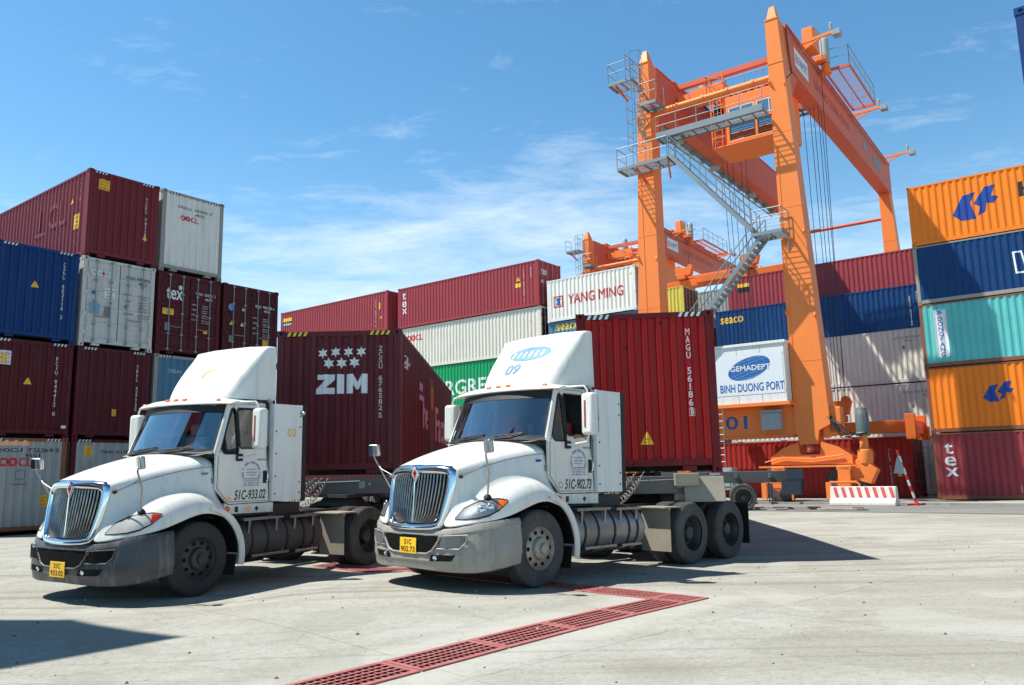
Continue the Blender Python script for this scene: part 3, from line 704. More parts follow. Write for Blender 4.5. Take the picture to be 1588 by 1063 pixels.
rr(2, TEAL, 'turquoise container with a white upright sign in blue letters', frame=FRM_RUST, marks=[('sign_panel', rect(0.56, 0.42, 0.5, 2.1), 'side0', WH)])
rr(1, ORANGEC, 'orange container with a small blue folded wing logo, second from the ground', frame=FRM_RUST, marks=[('logo', hl_logo(2.1, 1.2, 1.15, 0.82), 'side0', NAVM), ('lettering', T('Hapag-Lloyd', 3.85, 1.3, 0.62, 5.6, 0.04), 'side0', BLK)])
rr(0, MAR, 'maroon container with white tex letters on the ground at the right edge', frame=FRM_RUST, marks=[('logo', join(T('t', 0.44, 1.92, 0.46, 0.34, 0.03), T('e', 0.42, 1.42, 0.4, 0.44, 0.05), T('x', 0.42, 0.98, 0.36, 0.5, 0.04)), 'side0', WH), ('scratch', join(rect(3.6, 0.9, 0.03, 0.8), rect(4.4, 0.7, 0.025, 0.9), rect(3.1, 0.3, 0.03, 0.3)), 'side0', PINKM)])
# letters of the upright sign
for o in list(COL.objects):
    if o.name.startswith('sign_panel'):
        decal(o.parent, 'sign_letters', T('DONGFANG', 0.66, 2.22, 0.2, wd=0.28, vert=True, step=1.12, bold=0.03), 'side0', (L40, W, 1), NAVM, waves(0.14, L40 - 0.14, 0.278, 0.072, 0.068, 0.036), off=-0.006)
        decal(o.parent, 'sign_emblem', P([(.68, 2.28), (.94, 2.34), (.84, 2.42), (.96, 2.5), (.76, 2.46), (.68, 2.5), (.76, 2.38)]), 'side0', (L40, W, 1), BLUF, waves(0.14, L40 - 0.14, 0.278, 0.072, 0.068, 0.036), off=-0.006)
# ---- rows behind, standing back in steps
GB = 'containers of the rows behind the gantry crane'
row(8.35, 41.25, 0.0, 2.86, REDG, 'weathered red container on the ground behind the crane wheels', group=GB, right='door', marks=
    [('number_lettering', num_v('TLLU 530222 5', 11.15, 2.3, 0.13), 'side0', WHG), ('sticker', rect(11.52, 1.6, 0.13, 0.16), 'side0', YELM), ('sticker', rect(11.52, 1.33, 0.13, 0.16), 'side0', WH), ('warning_sticker', tri(11.45, 1.0, 0.25), 'side0', YELM)])
row(8.35 - L40 - 0.55, 42.9, 0.0, 2.86, DGREEN, 'dark container end seen in the gap beside the right stack', group=GB, left='door')
for (z, l) in ((0.0, 'white container at the foot of the third row'), (2.86, 'cream white container just above the orange spreader bar')):
    row(6.6, 45.4, z, 2.84, CREAM if z else GREY, l, group=GB, frame=GREY, marks=[('number_lettering', join(T('OOLU 807210 5', 10.0 - .6, 2.3, 0.12, 1.3, 0.01), T('45G1', 10.35, 2.12, 0.1, 0.4, 0.01)), 'side0', GREYM), ('sticker', rect(10.9 - .6, 1.55, 0.14, 0.18), 'side0', ORM), ('sticker', rect(10.4 - .6, 1.55, 0.12, 0.18), 'side0', GREYM)])
row(6.6, 45.4, 5.72, 2.82, CREAM, 'cream white container directly under the dark blue one', group=GB, frame=GREY, marks=[('number_lettering', join(T('OOLU 897186 0', 9.2, 2.3, 0.12, 1.3, 0.01), T('45G1', 9.75, 2.12, 0.1, 0.4, 0.01)), 'side0', GREYM), ('sticker', rect(10.0, 1.75, 0.14, 0.18), 'side0', ORM), ('sticker', rect(9.6, 1.75, 0.12, 0.18), 'side0', GREYM)])
for k, z in enumerate((0.0, 2.85, 5.7)):
    row(7.4, 48.25, z, 2.83, MAR2, ('maroon container at the bottom of the hidden fourth row', 'maroon container in the middle of the hidden fourth row', 'maroon container hidden right below the dark blue one')[k], group=GB)
row(8.35, 48.25, 8.58, 2.84, NAVY, 'dark blue container with small yellow seaco lettering, behind the tall crane leg', L=12.192, group=GB, frame=NAVY, marks=
    [('logo', T('seaco', 0.32, 1.98, 0.4, 1.5, 0.05), 'side0', YELM), ('number_lettering', num_v('SEGU 533180', 11.35, 2.2, 0.13), 'side0', WHG), ('number_lettering', num_v('45G1', 11.7, 2.45, 0.14), 'side0', WHG)])
row(8.6, 51.1, 11.36, 2.8, MAR, 'maroon container with a yellow and black label, highest behind the crane', L=12.192, group=GB, marks=
    [('logo_panel', rect(0.7, 2.05, 0.85, 0.24), 'side0', YELM), ('logo_panel', rect(0.7, 1.7, 0.85, 0.34), 'side0', BLK), ('number_lettering', num_v('TGBU 730215', 11.75, 2.4, 0.12), 'side0', WHG)])
for k in range(4): row(8.6, 51.1, k * 2.84, 2.82, MAR2, 'maroon container in the hidden fifth row, %s' % ('at the bottom', 'second from the ground', 'third from the ground', 'fourth from the ground')[k], group=GB)
# ---- middle rows
GM = 'containers of the middle rows'
ZM = [0, 2.86, 5.75, 8.65, 11.56, 14.45]
A1 = 27.92; BM = 39.35
def mid(t, a, b, col, label, **kw): return row(a, b, ZM[t], ZM[t + 1] - ZM[t], col, label, group=GM, **kw)
mid(4, A1, BM - .1, MAR, 'long maroon container with upright tex letters, highest of the middle row', right='door', rods=GALV, marks=
    [('logo', join(T('t', 0.45, 2.05, 0.5, 0.32, 0.03), T('e', 0.42, 1.5, 0.42, 0.42, 0.05), T('x', 0.42, 1.02, 0.38, 0.46, 0.04)), 'side0', WH), ('number_lettering', num_v('TCNU 821055 1', 11.0, 2.45, 0.13), 'side0', WHG), ('warning_sticker', tri(10.45, 1.75, 0.3), 'side0', YELM), ('sticker', rect(10.35, 1.35, 0.45, 0.26), 'side0', YELM), ('number_lettering', num_v('45G1', 11.55, 2.5, 0.15), 'side0', WHG),
     ('logo', T('tex', 0.3, 2.0, 0.4, 0.6, 0.035), 'end', WH), ('sticker', rect(0.25, 1.45, 0.3, 0.2), 'end', ORM)])
mid(3, A1 - .02, BM, CREAM, 'cream white container with red rings lettering, below the long maroon one', right='door', frame=CREAM, doorcol=MAR3, marks=oocl(0.75, 1.95, 0.42, 1.5, face='side0') + [('sticker', rect(11.3, 2.0, 0.14, 0.16), 'side0', ORM)] + oocl(0.4, 2.0, 0.3, 0.9))
mid(2, A1 - .05, BM + .05, GREEN, 'bright green container with big white letters behind the truck fairing', right='door', marks=[('logo', T('EVERGREEN', 1.9, 0.85, 0.98, 7.6, 0.07), 'side0', WH)])
mid(1, A1, BM, MAR, 'maroon container below the green one, behind the trailers')
mid(0, A1, BM, MAR2, 'maroon container at the foot of the middle row')
a2 = A1 + L40 + 0.72
mid(4, a2, BM - .4, MAR, 'maroon container with a small black and yellow label, far left of the middle row', right='wall', dstripe=False, marks=
    [('logo_panel', rect(0.3, 2.1, 1.1, 0.28), 'side0', YELM), ('logo_panel', rect(0.3, 1.7, 1.1, 0.38), 'side0', BLK), ('logo_letters', T('triton', 0.35, 1.76, 0.26, 1.0, 0.02), 'side0', WH), ('number_lettering', num_v('TCLU 902113 5', 10.9, 2.4, 0.13), 'side0', WHG), ('sticker', rect(11.3, 1.6, 0.14, 0.5), 'side0', YELM), ('warning_sticker', tri(11.4, 0.95, 0.22), 'side0', YELM)])
for k in range(4): mid(k, a2, BM, (MAR2, GREYD, MAR, CREAM)[k], ('maroon', 'grey', 'red brown', 'cream')[k] + ' container hidden under the far left maroon one')
ZY = [0, 2.6, 5.19, 7.79, 10.39, 12.98]
ZM5 = [0, 2.86, 5.75, 8.65, 11.56, 14.45]
def ym(t, a, b, L, col, label, **kw):
    Z_ = ZY if b < 40 else ZM5
    return row(a, b, Z_[t], Z_[t + 1] - Z_[t], col, label, L=L, group=GM, **kw)
ym(4, 21.35, 39.35, 6.058, WHITEC, 'short white container with red lettering beside the crane leg, on top', right='door', doorcol=FRM_GREY, frame=WHITEC, marks=
   [('logo', T('YANG MING', 1.5, 0.95, 0.58, 3.75, 0.035), 'side0', flat('brick_red_marking', C(190, 56, 62), 0.5)), ('emblem', join(P([(0.45, 0.85), (1.15, 0.85), (1.15, 1.55), (0.45, 1.55)], [(0.54, 0.93), (1.06, 0.93), (1.06, 1.47), (0.54, 1.47)])), 'side0', REDM),
    ('emblem_centre', P([(0.62, 1.42), (0.98, 1.42), (0.9, 1.2), (0.98, 0.98), (0.62, 0.98), (0.7, 1.2)]), 'side0', BLUM), ('sticker', rect(5.7, 2.05, 0.12, 0.14), 'side0', YELM)])
ym(3, 21.38, 39.45, 6.058, SLATE, 'slate blue container with small yellow seaco letters below the short white one', right='door', marks=[('logo', T('seaco', 0.55, 2.05, 0.4, 1.7, 0.04), 'side0', YELM)])
for k in range(3): ym(k, 21.38, 39.45, 6.058, (GREYD, MAR2, GREYD)[k], ('grey', 'maroon', 'dull grey')[k] + ' container hidden under the slate blue one, number %s up' % ('one', 'two', 'three')[k])
ym(4, 30.6, 47.6, 6.058, DGREEN, 'grey green container just showing behind the long maroon one', right='door')
for k in range(4): ym(k, 30.6, 47.6, 6.058, DGREEN, 'grey green container in the hidden pile, layer %s' % ('one', 'two', 'three', 'four')[k])
ym(4, 24.4, 52.0, 6.058, YEL, 'yellow container with a rusty door end, seen between crane leg and stairs', right='door', doorcol=RUSTY, dstripe=False)
for k in range(4): ym(k, 24.4, 52.0, 6.058, (RUSTY, MAR2, GREYD, DGREEN)[k], ('rusty', 'maroon', 'grey', 'grey green')[k] + ' container hidden below the yellow one')
ym(4, 20.9, 54.9, 6.058, GREYD, 'grey container under the rusty spreader, right of the yellow one', right='door')
for k in range(4): ym(k, 20.9, 54.9, 6.058, (MAR2, GREYD, MAR, RUSTY)[k], ('maroon', 'grey', 'wine red', 'rusty')[k] + ' container hidden below the grey one')
# ---- stack close by on the right (only a corner shows) and the one on the left that throws the shadow
GN = 'containers of the near right stack'
pn = Vector((8.12, 11.92, 0))
for k, (z0, z1) in enumerate(((0, 2.9), (2.9, 5.79), (5.79, 8.69))):
    container(Matrix.Translation(pn + Vector((0, 0, z0))) @ Matrix.Rotation(YAWC - 0.04, 4, 'Z'), L20, z1 - z0, (MAR2, GREYD, NAVY)[k], ('maroon container at the bottom of the near right stack', 'grey container in the middle of the near right stack', 'blue container whose scuffed corner shows at the top right edge')[k], group=GN, frame=BLUE if k == 2 else None)
GS = 'containers of the near left stack outside the picture'
HS = 14.3; apex = Vector((-3.36, 8.46, 0)) - Vector((0.592, -0.01, 0)) * HS
for k in range(5):
    # X axis along -V, so the container lies crosswise; corner at apex
    M = Matrix.Translation(apex + U * 0.0 + Vector((0, 0, k * 2.86))) @ Matrix.Rotation(YAWC - pi / 2, 4, 'Z')
    container(M @ Matrix.Translation((0, -W, 0)), L40, 2.86, (MAR2, GREYD, NAVY, MAR, BLUE)[k], 'container of the stack beyond the left picture edge, layer %s' % ('one', 'two', 'three', 'four', 'five')[k], group=GS)
# ---- the two boxes on the trailers
def boxM(x, y, yaw, z): # front left corner (seen), yaw from straight ahead
    d = Vector((sin(yaw), cos(yaw), 0)); p = Vector((x, y, z)) + d * L40
    return Matrix.Translation(p) @ Matrix.Rotation(-pi / 2 - yaw, 4, 'Z')
ZIMM = boxM(-4.599, 15.559, 0.004, 1.525); MAGM = boxM(1.149, 14.263, 0.085, 1.465)
zc = join(*[P(star6(x, y, 0.112)) for x, y in ((1.02 - .12, 2.38), (1.27 - .12, 2.4), (1.52 - .12, 2.4), (1.77 - .12, 2.4), (1.14 - .12, 2.18), (1.39 - .12, 2.18), (1.64 - .12, 2.19))])
Z_ = P([(0.8, 1.96), (1.14, 1.96), (1.14, 1.86), (0.97, 1.7), (1.14, 1.7), (1.14, 1.58), (0.78, 1.58), (0.78, 1.68), (0.96, 1.86), (0.8, 1.86)])
I_ = rect(1.19, 1.58, 0.13, 0.38)
M_ = P([(1.37, 1.58), (1.37, 1.96), (1.5, 1.96), (1.58, 1.8), (1.66, 1.96), (1.78, 1.96), (1.78, 1.58), (1.65, 1.58), (1.65, 1.76), (1.6, 1.66), (1.56, 1.66), (1.5, 1.76), (1.5, 1.58)])
container(ZIMM, L40, 2.83, ZIMC, 'plum red container with seven white stars, riding behind the left truck', 'containers on the trailers', stripes=(YELM, BLK), marks=
    [('star_logo', zc, 'end', WH), ('logo', join(Z_, I_, M_), 'end', WH), ('number_lettering', num_v('ZCSU 676582', 2.0, 2.52, 0.098), 'end', WHG), ('number_lettering', T('5', 2.0, 0.98 + .12, 0.1, None, 0.01), 'end', WHG),
     ('number_lettering', T('ZIM', 0.6, 2.15, 0.26, 0.9, 0.0), 'side1', WHG),
     ('lettering', join(T('The', 3.1, 1.1, 0.75, 1.7, 0.05), rect(3.0, 1.95, 0.8, 0.18)), 'side1', PINKM), ('picture_panel', rect(5.2, 0.25, 1.0, 2.25), 'side1', flat('picture_brown', C(110, 66, 50), 0.6)), ('picture_patch', rect(5.5, 1.7, .6, .6), 'side1', flat('picture_orange', C(196, 110, 50), .6)), ('picture_patch', rect(5.25, 0.3, .8, .5), 'side1', flat('picture_blue', C(40, 70, 110), .6)), ('picture_patch', P([(5.3, .9), (6.0, 1.0), (5.8, 1.5), (5.4, 1.4)]), 'side1', REDM),
     ('lettering', T('Factor', 6.8, 0.9, 0.95, 4.4, 0.05), 'side1', PINKM)])
magc = container(MAGM, L40, 2.853, REDC, 'dented bright red container with white number letters, riding behind the right truck', 'containers on the trailers', frame=paint('dark_red_frame_paint', C(110, 24, 30), 0.4, 0.3, spots=0.8), stripes=(WH, BLK), marks=
    [('number_lettering', num_v('MAGU 561861', 1.93, 2.55, 0.118), 'end', WH), ('number_box', P([(1.93, 0.98), (2.03, 0.98), (2.03, 1.12), (1.93, 1.12)], [(1.936, 0.99), (2.022, 0.99), (2.022, 1.11), (1.936, 1.11)]), 'end', WH), ('number_lettering', T('3', 1.955, 1.0, 0.1, None, 0.01), 'end', WH),
     ('warning_sticker', tri(1.06, 0.5, 0.24), 'end', YELM), ('warning_text', join(T('CAUTION', 1.125, 0.58, 0.035, 0.12, 0.02), T('9\'6"', 1.145, 0.53, 0.03, 0.07, 0.02)), 'end', REDM)])
# ------------------------------------------------------------------ trucks. X forward from the front axle, Y left (seen side), Z up
def Xn(y, z): return 1.13 + 0.15 * (1.55 - z) - 0.27 * y * y
def mir(pts): return pts
def wheel(mb_t, x, y0, y1, R, outward):   # tyre between y0 (inner) and y1 (outer); outward = +1/-1
    w_ = abs(y1 - y0); s = outward
    pr = [(0, .29), (0.01, .33), (0.0, .4), (-0.004, .45), (0.012, R - .02), (0.03, R - .004)]
    for g in (0.2, 0.4, 0.6, 0.8):
        c = g * w_; pr += [(c - .008, R), (c - .006, R - .014), (c + .006, R - .014), (c + .008, R)]
    pr += [(w_ - .03, R - .004), (w_ - .012, R - .02), (w_ + 0.004, .45), (w_, .4), (w_ - .01, .33), (w_, .29)]
    mb_t.lathe([(y1 - s * t - 0, r) for t, r in pr], (x, 0, R), 'Y', 44, cap=False)
def rim_front(parent, x, y, R, s, m):
    mb = MB(); P0 = [(y - s * .02, .295), (y - s * .0, .285), (y - s * .03, .262), (y - s * .05, .25), (y - s * .03, .2), (y - s * .02, .155), (y + s * .03, .14), (y + s * .045, .1), (y + s * .05, .075), (y + s * .085, .07), (y + s * .09, .04)]
    mb.lathe(P0, (x, 0, R), 'Y', 40, cap='end'); r = mb.build('rim', m, parent, smooth=40)
    hm = MB()
    for k in range(10):
        a = 2 * pi * k / 10; cx, cz = x + .213 * cos(a), R + .213 * sin(a)
        hm.lathe([(y - s * .026, .028), (y - s * .0255, .028), (y - s * .0245, .02)], (cx, 0, cz), 'Y', 14)
    hm.build('hand_hole', DARK, r)
    nb = MB()
    for k in range(10):
        a = 2 * pi * (k + .5) / 10; nb.lathe([(y - s * .02, .017), (y + s * .035, .015), (y + s * .04, .008)], (x + .125 * cos(a), 0, R + .125 * sin(a)), 'Y', 6)
    nb.build('wheel_nuts', m, r)
def rim_rear(parent, x, y, R, s, m):
    mb = MB(); P0 = [(y - s * .01, .295), (y, .285), (y - s * .03, .265), (y - s * .12, .25), (y - s * .155, .235), (y - s * .165, .17), (y - s * .16, .13), (y - s * .07, .12), (y - s * .04, .1), (y - s * .03, .05)]
    mb.lathe(P0, (x, 0, R), 'Y', 36, cap='end'); r = mb.build('rim', m, parent, smooth=40)
    nb = MB()
    for k in range(10):
        a = 2 * pi * k / 10
        nb.lathe([(y - s * .16, .015), (y - s * .12, .014)], (x + .15 * cos(a), 0, R + .15 * sin(a)), 'Y', 6)
        nb.lathe([(y - s * .163, .024), (y - s * .1625, .022)], (x + .2 * cos(a + .3), 0, R + .2 * sin(a + .3)), 'Y', 8)
    nb.build('wheel_nuts', m, r)
def truck(idx, label, plate, num, boxnum, dusty_):
    M = truck_matrix(idx); a = TP[idx][2]; tan = 1.273; R = 0.507
    root = empty('truck', M, label, 'truck', 'white tractor units')
    BUMP, RIM, TANK = (BUMP2, RIM2, TANKM) if dusty_ else (BUMP1, RIM1, TANKD)
    # ---------------- hood and front wings: one folded skin, mirrored
    S = [  # station: rows centre -> lip
     [(1.14, 0, 1.605), (1.10, .33, 1.60), (1.04, .56, 1.585), (1.015, .665, 1.535), (1.04, .665, 1.36), (1.085, .625, 1.14), (1.13, .59, .97), (1.16, .58, .88), (1.175, .57, .80)],
     [(1.06, 0, 1.645), (1.02, .33, 1.64), (.96, .58, 1.615), (.935, .685, 1.565), (.95, .70, 1.37), (1.0, .70, 1.15), (1.06, .76, .99), (1.10, .80, .90), (1.13, .80, .83)],
     [(.80, 0, 1.735), (.78, .34, 1.728), (.74, .62, 1.69), (.72, .735, 1.625), (.74, .775, 1.42), (.78, .84, 1.21), (.84, .98, 1.12), (.93, 1.06, .99), (.96, 1.07, .885)],
     [(.48, 0, 1.835), (.47, .36, 1.825), (.45, .68, 1.77), (.44, .80, 1.69), (.44, .85, 1.5), (.46, .93, 1.34), (.50, 1.11, 1.32), (.60, 1.22, 1.12), (.62, 1.235, .93)],
     [(.12, 0, 1.925), (.12, .38, 1.912), (.12, .73, 1.845), (.12, .865, 1.75), (.12, .92, 1.56), (.12, .98, 1.41), (.12, 1.12, 1.40), (.10, 1.235, 1.28), (.06, 1.25, 1.15)],
     [(-.14, 0, 1.975), (-.14, .4, 1.96), (-.14, .78, 1.89), (-.14, .92, 1.785), (-.14, .965, 1.6), (-.14, 1.0, 1.42), (-.17, 1.11, 1.36), (-.24, 1.225, 1.24), (-.26, 1.24, 1.1)],
     [(-.32, 0, 2.0), (-.33, .42, 1.985), (-.345, .83, 1.91), (-.355, .965, 1.81), (-.355, .995, 1.62), (-.36, 1.01, 1.42), (-.44, 1.08, 1.23), (-.50, 1.17, 1.12), (-.53, 1.2, .99)]]
    for side in (1, -1): pass
    rows = []
    for st in S: rows.append([(x, -y, z) for x, y, z in reversed(st)][:-1] + st)
    mb = MB(); mb.grid(rows)
    hood = mb.build('hood', CABW, root, smooth=180, sub=2)
    cr = hood.data.attributes.new('crease_edge', 'FLOAT', 'EDGE'); nst = len(S); nr = 9; ncol = 2 * nr - 1
    for e in hood.data.edges:
        v0, v1 = sorted(e.vertices); c0, c1 = v0 % ncol, v1 % ncol
        if c0 == c1 and c0 in (nr - 1 - 3, nr - 1 + 3): cr.data[e.index].value = 0.35
    so_ = hood.modifiers.new('thick', 'SOLIDIFY'); so_.thickness = 0.012; so_.offset = -1
    # BVH of the evaluated skin, for laying lamps on it
    dg = bpy.context.evaluated_depsgraph_get(); dg.update(); ev = hood.evaluated_get(dg); me_ = ev.to_mesh()
    bvh = BVHTree.FromPolygons([v.co.copy() for v in me_.vertices], [tuple(p.vertices) for p in me_.polygons]); ev.to_mesh_clear()
    def onskin(p, dirv, off):
        dv = Vector(dirv).normalized(); h = bvh.ray_cast(Vector(p) + dv * 0.6, -dv, 1.5)
        if h[0] is None: h = bvh.find_nearest(Vector(p))
        return h[0] + dv * off, h[1]
    # seam along the crease
    for s in (1, -1):
        pts = []
        for i in range(22):
            t_ = i / 21; x = 1.0 - t_ * 1.36; z = 1.495 + (1.765 - 1.495) * (1 - (1 - t_) ** 1.7)
            pts.append(onskin((x, s * 1.0, z), (0, s, 0.1), 0.0)[0])
        sm = MB(); sm.tube(pts, 0.004, 5); sm.build('hood_seam', BLACK, hood)
        # headlamp
        def almond(grow, n=30, k0=0.0, k1=1.0):
            up = [(1.085, .70, .925), (1.03, .80, 1.045), (.93, .93, 1.125), (.82, 1.02, 1.16), (.70, 1.11, 1.165), (.60, 1.17, 1.15)]
            lo = [(1.085, .70, .91), (1.03, .82, .915), (.94, .96, .93), (.84, 1.06, .965), (.72, 1.13, 1.03), (.60, 1.18, 1.13)]
            def smp(P_, t_):
                f = t_ * (len(P_) - 1); i = min(int(f), len(P_) - 2); f -= i; return Vector(P_[i]).lerp(Vector(P_[i + 1]), f)
            R_ = []
            for i in range(n + 1):
                t_ = k0 + (k1 - k0) * i / n; A_, B_ = smp(up, t_), smp(lo, t_); c_ = (A_ + B_) / 2; hh = (A_ - B_) / 2 * (1 + grow) + Vector((0, 0, grow * 0.05))
                R_.append([c_ + hh * (1 - 2 * j / 6) for j in range(7)])
            return R_
        def lay(R_, off): return [[onskin((p.x, s * p.y, p.z), (.75, s * .66, 0.08), off)[0] for p in r] for r in R_]
        hb = MB(); hb.grid(lay(almond(0.14), 0.004)); h = hb.build('headlight', BLACK, root, smooth=60)
        hr = MB(); hr.grid(lay(almond(-0.02, k0=.02, k1=.985), 0.0075)); hr.build('reflector', flat('lamp_reflector', C(150, 158, 164), 0.25, 0.7) if dusty_ else LENSH, h, smooth=180)
        hr = MB(); hr.grid(lay(almond(-0.06, k0=.79, k1=.975), 0.010)); hr.build('side_marker', AMBER if dusty_ else REDL, h, smooth=180)
        if dusty_:
            for (px_, py_, pz_, r_) in ((.885, .985, 1.03, .062), (.80, 1.05, 1.065, .055)):
                c_, nrm = onskin((px_, s * py_, pz_), (.75, s * .66, 0.08), 0.01); dv = Vector((.75, s * .66, .08)).normalized(); q = dv.to_track_quat('Z', 'Y').to_matrix().to_4x4()
                cb = MB(); cb.lathe([(0, r_), (.006, r_ * .98), (.012, r_ * .8), (.004, r_ * .6), (.014, r_ * .35), (.018, r_ * .1)], (0, 0, 0), 'Z', 20, Matrix.Translation(c_) @ q); cb.build('bulb_bowl', CHROME, h, smooth=50)
        # badge by the door
        bb = MB(); q0, _ = onskin((-.235, s, 1.665), (0, s, 0), .004); bb.box(q0.x - .06, q0.x + .06, q0.y - .004, q0.y + .004, 1.65, 1.682); bb.build('badge', GREYM if not dusty_ else NAVM, hood)
    # wheel arch flare behind the wheel and liner
    for s in (1, -1):
        mb = MB(); sec = []
        for i in range(15):
            t_ = radians(100 + i * 92 / 14); rr_ = 0.655; x = -.01 + rr_ * cos(t_); z = .5 + rr_ * sin(t_); wd_ = 0.05 + 0.05 * min(1, i / 5)
            nx, nz = cos(t_), sin(t_)
            sec.append([(x, s * 1.24, z), (x + nx * .012, s * 1.265, z + nz * .012), (x + nx * wd_, s * 1.255, z + nz * wd_), (x + nx * (wd_ + .01), s * 1.15, z + nz * (wd_ + .01)), (x, s * 1.0, z)])
        mb.grid(sec); f_ = mb.build('wing_flare', CABW, root, smooth=50)
        mb = MB(); mb.grid([[(-.0 + .66 * cos(radians(t_)), s * y, .5 + .66 * sin(radians(t_))) for y in (0.55, 1.22)] for t_ in range(-2, 186, 12)]); mb.build('wheel_arch_liner', DARK, root, smooth=180)
        mb = MB(); mb.add([(-.62, s * .6, .2), (-.62, s * 1.2, .2), (-.64, s * 1.22, .5), (-.64, s * .6, .5)], [(0, 1, 2, 3)]); mb.build('front_mudflap', BLACK, root)
    # ---------------- grille
    outer = [(0, 1.612), (.35, 1.606), (.56, 1.585), (.64, 1.54), (.658, 1.46), (.645, 1.25), (.61, 1.05), (.575, .88), (.53, .80), (.42, .77), (.2, .757), (0, .754)]
    inner = [(0, 1.492), (.33, 1.488), (.49, 1.478), (.545, 1.45), (.555, 1.4), (.545, 1.22), (.515, 1.04), (.485, .91), (.45, .865), (.36, .848), (.2, .84), (0, .838)]
    def full(L_): return L_ + [(-y, z) for y, z in reversed(L_[1:-1])]
    o_, i_ = full(outer), full(inner); n_ = len(o_); sec = []
    for (yo, zo), (yi, zi) in zip(o_, i_):
        def pt(f, dx): y = yo + (yi - yo) * f; z = zo + (zi - zo) * f; return (Xn(y, z) + dx, y, z)
        sec.append([pt(-.06, -.07), pt(0, -.0), pt(.18, .03), pt(.5, .04), pt(.82, .028), pt(1, .0), pt(1.03, -.05)])
    sec.append(sec[0]); mb = MB(); mb.grid(sec); grl = mb.build('grille', CHROME if dusty_ else CHROME, root, smooth=60)
    mb = MB()
    nb = 20
    def zt(y): 
        for (y0, z0), (y1, z1) in zip(inner, inner[1:]):
            if y0 <= y <= y1 and z0 > 1.3: return z0 + (z1 - z0) * (y - y0) / (y1 - y0)
        return 1.45
    def hw(z):
        for (y0, z0), (y1, z1) in zip(inner[3:], inner[4:]):
            if z1 <= z <= z0: return y1 + (y0 - y1) * (z - z1) / (z0 - z1)
        return .36 if z < .86 else .545
    for k in range(nb):
        f = (k + .5) / nb * 2 - 1; pts = []
        for j in range(7):
            z = 1.485 - .635 * j / 6; pts.append((f, z))
        P3 = [(f * (hw(z) if j else hw(1.44)) , z) for j, (f, z) in enumerate(pts)]
        sect = []
        for y, z in P3:
            x = Xn(y, z) - .01; sect.append([(x - .05, y - .009, z), (x - .010, y - .010, z), (x + .004, y, z), (x - .010, y + .010, z), (x - .05, y + .009, z)])
        mb.grid(sect)
    mb.build('grille_bars', CHROMED if dusty_ else CHROMED, grl, smooth=35)
    mb = MB(); mb.grid([[(Xn(y * .98, z) - .075, y * hw(min(1.44, max(.87, z))) / .545, z) for y in (-.55, -.3, 0, .3, .55)] for z in (.84, 1.0, 1.2, 1.4, 1.49)]); mb.build('radiator', DARK, grl)
    mb = MB(); x0 = Xn(0, 1.5) + .045; dia = [(0, 1.595), (.058, 1.5), (0, 1.385), (-.058, 1.5)]
    mb.prism(dia, x0 - .03, x0, 'X'); mb.bar((x0 - .012, 0, 1.39), (x0 + .03 - .01, 0, .86), .02, .03, (1, 0, 0)); lg = mb.build('badge', CHROME, grl, bevel=.004)
    for s in (1, -1):
        mb = MB(); mb.add([(x0 - .01, s * .055, 1.5), (x0 - .01, s * .075, 1.482), (x0 - .01, 0, 1.355), (x0 - .01, 0, 1.385)], [(0, 1, 2, 3)]); mb.build('badge_wing', CHROME, lg)
    mb = MB(); mb.add([(x0 + .003, y * .68, 1.5 + (z - 1.5) * .68) for y, z in dia], [(0, 1, 2, 3)]); mb.build('badge_inlay', REDM, lg)
    mb = MB(); mb.add([(x0 + .005, -.03, 1.505), (x0 + .005, .03, 1.505), (x0 + .005, .02, 1.49), (x0 + .005, -.02, 1.49)], [(0, 1, 2, 3)]); mb.add([(x0 + .005, -.008, 1.52), (x0 + .005, .008, 1.52), (x0 + .005, .008, 1.46), (x0 + .005, -.008, 1.46)], [(0, 1, 2, 3)]); mb.build('badge_bars', BLK, lg)
    # ---------------- bumper
    path = [(1.225, 0), (1.22, .25), (1.2, .48), (1.165, .68), (1.10, .86), (1.0, 1.02), (.86, 1.15), (.70, 1.235), (.47, 1.27)]
    zt_ = [.765, .765, .775, .80, .83, .865, .89, .91, .93]; zb_ = [.27, .265, .26, .255, .255, .26, .285, .315, .35]
    full_ = [(p, zt_[i], zb_[i], -1) for i, p in reversed(list(enumerate(path)))][:-1] + [(p, zt_[i], zb_[i], 1) for i, p in enumerate(path)]
    prof_ = [(0, -.10), (0, -.02), (.05, .0), (.14, .012), (.16, .004), (.5, .03), (.76, .035), (.80, .02), (.97, .005), (1.0, -.02), (1.0, -.12)]
    rws = []
    for (p, zt1, zb1, s) in full_:
        x, y = p; nrm = Vector((1, s * 0.0, 0)); i = path.index(p); t0 = Vector(path[max(i - 1, 0)] + (0,)); t1 = Vector(path[min(i + 1, len(path) - 1)] + (0,))
        tg = (t1 - t0).normalized(); nn = Vector((tg.y, -tg.x, 0)); nn = Vector((nn.x, nn.y * s, 0))
        rws.append([(x + nn.x * d * 1.0, s * y + nn.y * d, zt1 + (zb1 - zt1) * f) for f, d in prof_])
    mb = MB(); mb.grid(rws); bump = mb.build('bumper', BUMP, root, smooth=35)
    def bx(y):      # surface x at height band for given |y|
        y = abs(y)
        for (x0_, y0_), (x1_, y1_) in zip(path, path[1:]):
            if y0_ <= y <= y1_: return x0_ + (x1_ - x0_) * (y - y0_) / (y1_ - y0_)
        return .47
